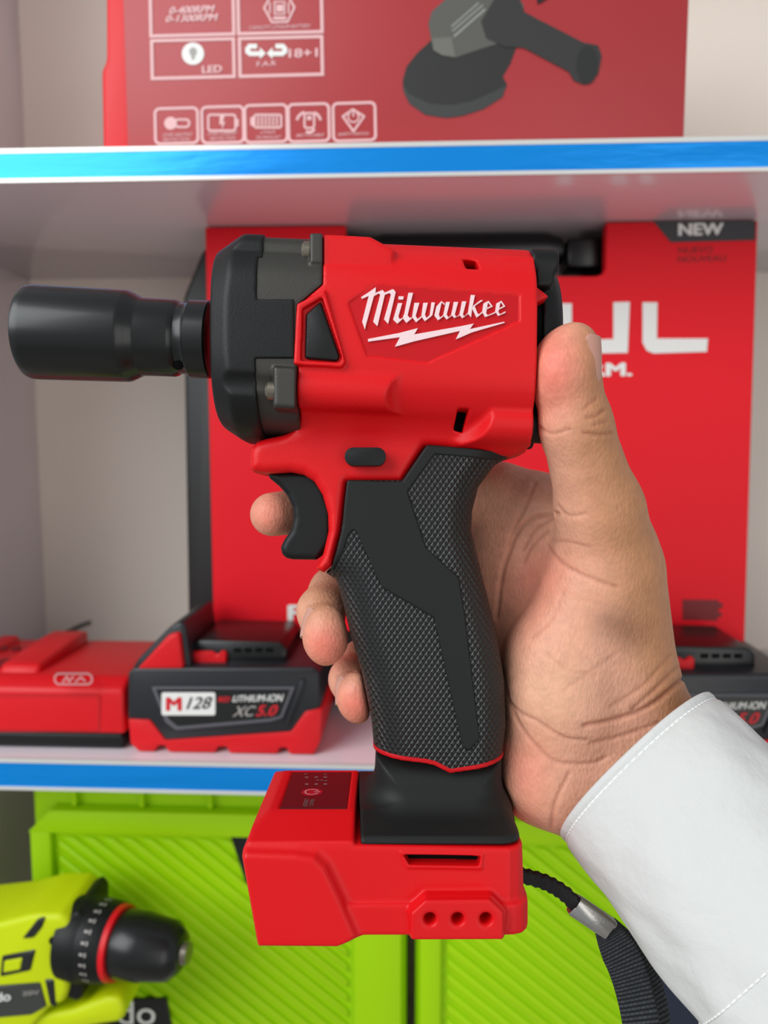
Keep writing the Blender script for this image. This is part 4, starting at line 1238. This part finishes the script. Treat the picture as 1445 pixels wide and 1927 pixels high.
lathe('pin_hole', [(-0.0008, 0), (-0.0008, 0.0017), (0.0006, 0.0017), (0.0006, 0)], ph, hd, M['hole'], so, 24)

# ================================================================== PERSON: right hand and shirt cuff
pe = tag(empty('person', mat=WRENCH_M), "person's right hand with white shirt cuff gripping the red wrench, thumb up", 'person')
H = q3
def f_hand(P):
    # forearm and wrist
    d = cone(P, H(1320, 1555, -10), H(1185, 1370, -10), 24, 23.5)
    d = smin(d, cone(P, H(1270, 1610, -6), H(1120, 1455, -8), 20, 20), 14)
    # heel, palm edge, thenar
    d = smin(d, cone(P, H(1108, 1480, -4), H(1022, 1455, -4), 17, 15.2), 12)
    d = smin(d, cone(P, H(1022, 1455, -4), H(1035, 1240, -2), 15.4, 14.5), 9)
    d = smin(d, cone(P, H(1060, 1300, -3), H(1105, 1120, 0), 20, 16.5), 10)
    d = smin(d, cone(P, H(1160, 1330, -12), H(1155, 1080, -4), 19.0, 15.8), 10)
    d = smin(d, cone(P, H(1165, 1250, -8), H(1142, 1030, 0), 18, 15.0), 8)
    # thumb
    d = smin(d, cone(P, H(1143, 1060, 2), H(1128, 960, 9), 15.2, 13.8), 7)
    d = smin(d, cone(P, H(1128, 960, 9), H(1083, 800, 20), 13.6, 10.9), 5)
    d = smin(d, cone(P, H(1083, 800, 20), H(1065, 700, 24), 10.8, 9.7), 4)
    d = smin(d, cone(P, H(1064, 705, 24), H(1080, 652, 25), 10.0, 7.4), 4)
    d = smin(d, ellipsoid(P, H(1050, 700, 23), (7.8, 12.2, 9.0)), 4)
    # palm going back behind the grip
    d = smin(d, cone(P, H(1150, 1300, -24), H(1050, 985, -30), 14, 12), 12)
    d = smin(d, cone(P, H(1110, 1380, -24), H(985, 1110, -33), 14, 11.5), 12)
    d = smin(d, cone(P, H(1050, 1420, -22), H(960, 1230, -32), 14, 11.5), 12)
    d = smin(d, cone(P, H(1020, 1440, -16), H(960, 1340, -28), 13, 11), 10)
    d = smin(d, cone(P, H(1060, 1150, -20), H(960, 1060, -30), 12, 12), 12)
    d = smin(d, cone(P, H(1030, 1250, -18), H(960, 1180, -29), 12, 12), 12)
    d = smin(d, cone(P, H(1120, 1080, -14), H(1000, 1010, -30), 13, 12), 12)
    d = smin(d, cone(P, H(935, 985, -29), H(935, 1110, -31), 11, 11.5), 8)
    # web between thumb and index
    d = smin(d, cone(P, H(1120, 1010, -10), H(1010, 950, -26), 10, 10.5), 9)
    # index finger
    ix = [H(1015, 958, -28), H(940, 930, -30), H(760, 950, -31), H(600, 958, -24), H(512, 968, -8)]
    d = smin(d, cone(P, ix[0], ix[1], 11.8, 11.6), 8)
    d = smin(d, cone(P, ix[1], ix[2], 11.4, 9.6), 4)
    g = cone(P, ix[2], ix[3], 9.6, 8.8)
    g = smin(g, cone(P, ix[3], ix[4], 8.8, 7.7), 3)
    d = smin(d, g, 3)
    # middle finger
    md = [H(975, 1110, -33), H(800, 1085, -32), H(628, 1112, -25), H(604, 1150, -12), H(612, 1202, -1)]
    m = cone(P, md[0], md[1], 11, 9.8)
    m = smin(m, cone(P, md[1], md[2], 9.8, 8.6), 3)
    m = smin(m, cone(P, md[2], md[3], 8.6, 8.2), 3)
    m = smin(m, cone(P, md[3], md[4], 8.1, 7.4), 3)
    m = smin(m, ellipsoid(P, H(613, 1195, 1), (7.6, 10.5, 7.4)), 2)
    # ring finger
    rg = [H(955, 1230, -32), H(825, 1210, -32), H(684, 1246, -26), H(660, 1278, -15), H(672, 1314, -5)]
    r = cone(P, rg[0], rg[1], 10.8, 9.4)
    r = smin(r, cone(P, rg[1], rg[2], 9.4, 8.2), 3)
    r = smin(r, cone(P, rg[2], rg[3], 8.2, 7.5), 3)
    r = smin(r, cone(P, rg[3], rg[4], 7.4, 6.8), 3)
    r = smin(r, ellipsoid(P, H(673, 1311, -3), (7.0, 9.2, 6.8)), 2)
    # little finger stays behind the grip
    lt = [H(960, 1335, -29), H(840, 1335, -30), H(745, 1370, -27)]
    l = cone(P, lt[0], lt[1], 9.6, 8.2)
    l = smin(l, cone(P, lt[1], lt[2], 8.2, 7.0), 3)
    fing = np.minimum(np.minimum(m, r), l)
    d = smin(d, fing, 2.2)
    # flesh is pressed flat where it meets the rubber
    d = smax(d, -(f_grip0(P) - 0.7), 2.0)
    near = d < 6
    if near.any():
        Q = P[near]
        t = np.minimum(np.minimum(f_housing(Q), f_cap(Q)), np.minimum(f_collar(Q), f_base(Q)))
        t = np.minimum(t, extr(sd_poly(Q[:, :2], TRIG), Q[:, 2], -11.5, 11.5, 2.2))
        uq, vq = uv(Q)
        t = np.minimum(t, np.maximum(np.hypot(vq, Q[:, 2] / 0.84) - 26.3, np.abs(uq - 33) - 3))
        d[near] = smax(d[near], 0.5 - t, 1.0)
    return d

CREASES = [  # pixel polylines, width mm, depth mm, darkening
    ([(1013, 803), (1038, 816), (1072, 808)], 0.7, 0.45, .25), ([(1105, 786), (1122, 782), (1136, 772)], 0.7, 0.5, .4), ([(1098, 815), (1125, 818), (1152, 814)], 0.7, 0.5, .4), ([(1100, 768), (1122, 750)], 0.7, 0.35, .3), ([(1118, 800), (1142, 792)], 0.7, 0.3, .3),
    ([(1050, 952), (1062, 966), (1080, 971), (1102, 966)], 0.7, 0.4, .2), ([(1031, 1029), (1044, 1046), (1060, 1062), (1100, 1084), (1160, 1105)], 0.8, 0.6, .3),
    ([(1040, 1018), (1075, 1022), (1110, 1030)], 0.7, 0.3, .2), ([(1048, 967), (1020, 970), (997, 979), (975, 1000), (958, 1040), (945, 1080), (934, 1162)], 1.0, 0.9, .25),
    ([(1007, 909), (990, 950), (972, 985), (958, 1025)], 0.9, 0.6, .2), ([(1030, 1000), (1000, 1030), (985, 1060)], 0.8, 0.4, .3), ([(1040, 975), (1005, 1000), (985, 1035)], 0.8, 0.4, .3),
    ([(1285, 1278), (1225, 1327), (1160, 1353), (1100, 1366)], 1.0, 0.9, .45), ([(954, 1319), (980, 1342), (1010, 1357), (1062, 1388), (1105, 1393)], 0.8, 0.6, .3), ([(967, 1345), (985, 1375), (1002, 1396), (1045, 1433), (1115, 1436), (1140, 1425)], 0.8, 0.6, .3),
    ([(1036, 1555), (1042, 1520), (1049, 1499), (1070, 1456)], 0.9, 0.6, .3), ([(1275, 1255), (1230, 1300), (1190, 1335)], 0.9, 0.5, .3), ([(1265, 1230), (1210, 1290), (1150, 1330)], 0.9, 0.35, .2), ([(1240, 1360), (1170, 1385), (1110, 1400)], 0.9, 0.5, .25),
    ([(945, 1260), (955, 1310), (970, 1350)], 0.8, 0.4, .25), ([(1030, 1230), (1070, 1262), (1120, 1270)], 0.9, 0.25, .12), ([(1060, 1300), (1110, 1265), (1160, 1230)], 0.9, 0.25, .12), ([(1000, 1200), (1040, 1160), (1060, 1110)], 0.9, 0.2, .1),
    ([(578, 1140), (610, 1132), (640, 1138)], 0.8, 0.3, .2), ([(632, 1272), (655, 1262), (690, 1268)], 0.7, 0.3, .2)]
def hand_post(v, qd):
    n = np.zeros_like(v)
    a, b, c, d = (v[qd[:, i]] for i in range(4))
    fn = np.cross(c - a, d - b)
    for i in range(4): np.add.at(n, qd[:, i], fn)
    n /= np.linalg.norm(n, axis=1)[:, None] + 1e-12
    # pixel-like coordinates used only as a chart of the hand's surface
    s = F / (D0 - v[:, 2])
    px = v[:, 0] * s + CX; py = CY - v[:, 1] * s
    front = n[:, 2] > -0.1
    tone = np.zeros((len(v), 3))
    base = np.array(lin(226, 166, 138)); pink = np.array(lin(232, 128, 108)); tan_shaded = np.array(lin(192, 134, 90)); pale = np.array(lin(230, 182, 148)); brown = np.array(lin(120, 78, 46))
    def blob(x, y, rx, ry): return np.exp(-(((px - x) / rx) ** 2 + ((py - y) / ry) ** 2))
    rng = np.random.RandomState(3)
    col = np.repeat(base[None], len(v), 0)
    def mixc(col, c, w): 
        w = np.clip(w, 0, 1)[:, None]
        return col * (1 - w) + c[None] * w
    # outer side of thumb and wrist: tanned skin, partly shading painted into the colour
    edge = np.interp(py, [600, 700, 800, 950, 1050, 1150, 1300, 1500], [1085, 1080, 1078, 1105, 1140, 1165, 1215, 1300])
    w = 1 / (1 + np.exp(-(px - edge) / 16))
    col = mixc(col, tan_shaded, w * 0.85)
    col = mixc(col, tan_shaded, (n[:, 2] < -0.2) * 0.8)
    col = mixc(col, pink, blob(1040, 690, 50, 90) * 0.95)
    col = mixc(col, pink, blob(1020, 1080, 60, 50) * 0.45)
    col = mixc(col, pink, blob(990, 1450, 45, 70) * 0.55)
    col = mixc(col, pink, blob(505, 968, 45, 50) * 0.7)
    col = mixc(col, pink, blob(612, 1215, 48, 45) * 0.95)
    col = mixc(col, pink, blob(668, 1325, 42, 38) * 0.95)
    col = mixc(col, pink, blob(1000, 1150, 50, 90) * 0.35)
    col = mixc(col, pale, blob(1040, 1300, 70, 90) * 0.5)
    col = mixc(col, tan_shaded, blob(600, 1125, 40, 40) * 0.5)  # shadow side of the middle finger, painted browner
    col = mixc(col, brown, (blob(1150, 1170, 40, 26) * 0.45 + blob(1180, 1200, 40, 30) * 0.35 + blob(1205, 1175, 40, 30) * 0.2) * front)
    disp = np.zeros(len(v)); dark = np.zeros(len(v))
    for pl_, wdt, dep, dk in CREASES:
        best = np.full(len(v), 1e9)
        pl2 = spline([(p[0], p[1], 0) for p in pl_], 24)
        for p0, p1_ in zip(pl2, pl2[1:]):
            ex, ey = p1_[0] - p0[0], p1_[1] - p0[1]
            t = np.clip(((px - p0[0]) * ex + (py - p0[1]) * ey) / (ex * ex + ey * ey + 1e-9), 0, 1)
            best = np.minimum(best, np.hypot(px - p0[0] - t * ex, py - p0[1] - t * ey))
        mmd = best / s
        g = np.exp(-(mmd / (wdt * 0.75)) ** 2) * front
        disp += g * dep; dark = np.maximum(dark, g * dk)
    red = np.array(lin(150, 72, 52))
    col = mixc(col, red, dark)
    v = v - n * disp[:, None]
    return v, np.concatenate([col, np.ones((len(v), 1))], 1)
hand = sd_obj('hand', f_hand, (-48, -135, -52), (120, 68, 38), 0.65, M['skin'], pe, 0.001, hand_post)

def nail(center, normal, along, w, l, curve, name='fingernail'):
    """curved nail plate, mm"""
    nrm = np.array(normal, float); nrm /= np.linalg.norm(nrm)
    al = np.array(along, float); al -= nrm * (al @ nrm); al /= np.linalg.norm(al)
    sd = np.cross(al, nrm)
    bm = bmesh.new()
    nu, nv = 12, 14
    top = []
    for i in range(nu + 1):
        row = []
        for j in range(nv + 1):
            b = -1 + 2 * j / nv
            lim = 1.0
            if b < -0.5: lim = math.sqrt(max(0.0, 1 - ((-0.5 - b) / 0.5) ** 2 * 0.75))
            if b > 0.6: lim = math.sqrt(max(0.0, 1 - ((b - 0.6) / 0.4) ** 2 * 0.5))
            a = (-1 + 2 * i / nu) * lim
            p = np.array(center) + sd * a * w / 2 + al * b * l / 2 - nrm * (curve * a * a + 0.35 * b * b) 
            row.append(p)
        top.append(row)
    vt = [[bm.verts.new(p / 1000) for p in r] for r in top]
    vb = [[bm.verts.new((p - nrm * 0.9) / 1000) for p in r] for r in top]
    for i in range(nu):
        for j in range(nv):
            bm.faces.new((vt[i][j], vt[i + 1][j], vt[i + 1][j + 1], vt[i][j + 1]))
            bm.faces.new((vb[i][j], vb[i][j + 1], vb[i + 1][j + 1], vb[i + 1][j]))
    for j in range(nv):
        bm.faces.new((vt[0][j], vt[0][j + 1], vb[0][j + 1], vb[0][j])); bm.faces.new((vt[nu][j], vb[nu][j], vb[nu][j + 1], vt[nu][j + 1]))
    for i in range(nu):
        bm.faces.new((vt[i][0], vb[i][0], vb[i + 1][0], vt[i + 1][0])); bm.faces.new((vt[i][nv], vt[i + 1][nv], vb[i + 1][nv], vb[i][nv]))
    return bm_obj(name, bm, M['nail'], pe, True, 60)
def nail_on(axis_pt, r_, n, along, w, l, curve):
    n = np.array(n, float); n /= np.linalg.norm(n)
    nail(np.array(axis_pt) + n * r_, n, along, w, l, curve)
nail_on(H(1070, 683, 24), 10.3, (0.82, 0.02, 0.57), (0.10, 1, 0.0), 11.5, 14, 3.2)
nail_on(H(610, 1182, -3), 7.95, (-0.9, 0.3, 0.25), (-0.1, -1, 0.35), 10, 10, 3.2)
nail_on(H(667, 1303, -7), 7.15, (-0.88, 0.2, 0.42), (0.2, -1, 0.3), 9, 9.5, 2.8)

# shirt sleeve: a tapering cloth tube coming towards the viewer
def sleeve():
    a0 = np.array(H(1197, 1440, -1)); a1 = np.array(H(1690, 1950, 52))
    ax = (a1 - a0); Ln = np.linalg.norm(ax); ax /= Ln
    s1 = np.cross(ax, (0, 0, 1)); s1 /= np.linalg.norm(s1)       # across, in the picture's plane
    s2 = np.cross(s1, ax)
    rng = np.random.RandomState(5)
    ph = rng.rand(8) * 6.28
    nu, nv = 96, 90
    def ring(t, off):
        w = 35.4 + 8.0 * t; h_ = 31.5 + 5 * t
        out = []
        for i in range(nu):
            a = 2 * math.pi * i / nu
            rip = 0.0
            rip += 0.8 * math.sin(3 * a + 5 * t + ph[0]) * min(1, t * 5) + 0.5 * math.sin(5 * a - 9 * t + ph[1]) * min(1, t * 4) + 0.3 * math.sin(9 * a + 12 * t + ph[3]) * min(1, t * 4) + 0.22 * math.sin(14 * a - 20 * t + ph[4]) * min(1, t * 3)
            rip += 0.55 * math.sin(2 * a + 14 * t + ph[2]) * min(1, t * 4)
            hem = -0.8 * math.exp(-((t * Ln - 3.2) / 0.8) ** 2)     # seam dip
            rr = rip + hem + off
            c, s = math.cos(a), math.sin(a)
            c = math.copysign(abs(c) ** 0.88, c); s = math.copysign(abs(s) ** 0.88, s)
            p = a0 + ax * (t * Ln) + s1 * (w + rr) * c + s2 * (h_ + rr) * s
            out.append(p)
        return out
    bm = bmesh.new()
    prev = None; first = None
    seq = [(0.9, -2.2), (0.3, -2.2), (0.02, -2.2), (0.003, -1.8), (0.0, -1.1), (0.003, -0.3)] + [(0.006 + (k / nv) ** 1.3 * 0.994, 0.0) for k in range(nv + 1)]
    rings = [[bm.verts.new(p / 1000) for p in ring(t, o)] for t, o in seq]
    for A, B in zip(rings, rings[1:]):
        for i in range(nu):
            bm.faces.new((A[i], A[(i + 1) % nu], B[(i + 1) % nu], B[i]))
    bm.faces.new(rings[-1])
    o = bm_obj('shirt_sleeve', bm, M['cloth'], pe, True, 70)
    # stitching near the hem and along the placket seam
    bm = bmesh.new()
    def dash(p, r_):
        add_lathe(bm, [(-1.1 / 1000, 0), (-0.9 / 1000, .00027), (0.9 / 1000, .00027), (1.1 / 1000, 0)], Vector(p / 1000), Vector(r_), 8, False)
    R0 = ring(3.2 / Ln, 0.1)
    fine = spline(R0 + [R0[0]], 200)
    for k in range(0, 198, 2):
        p = fine[k]; tdir = fine[k + 1] - fine[k]
        dash(p, tdir)
    bm_obj('hem_stitching', bm, M['thread'], o, True, 60)
    bm = bmesh.new()
    # seam across the sleeve further up
    R1 = ring(0.66, 0.25)
    fine = spline(R1 + [R1[0]], 200)
    for k in range(0, 198, 2):
        dash(fine[k], fine[k + 1] - fine[k])
    bm_obj('seam_stitching', bm, M['thread'], o, True, 60)
sleeve()
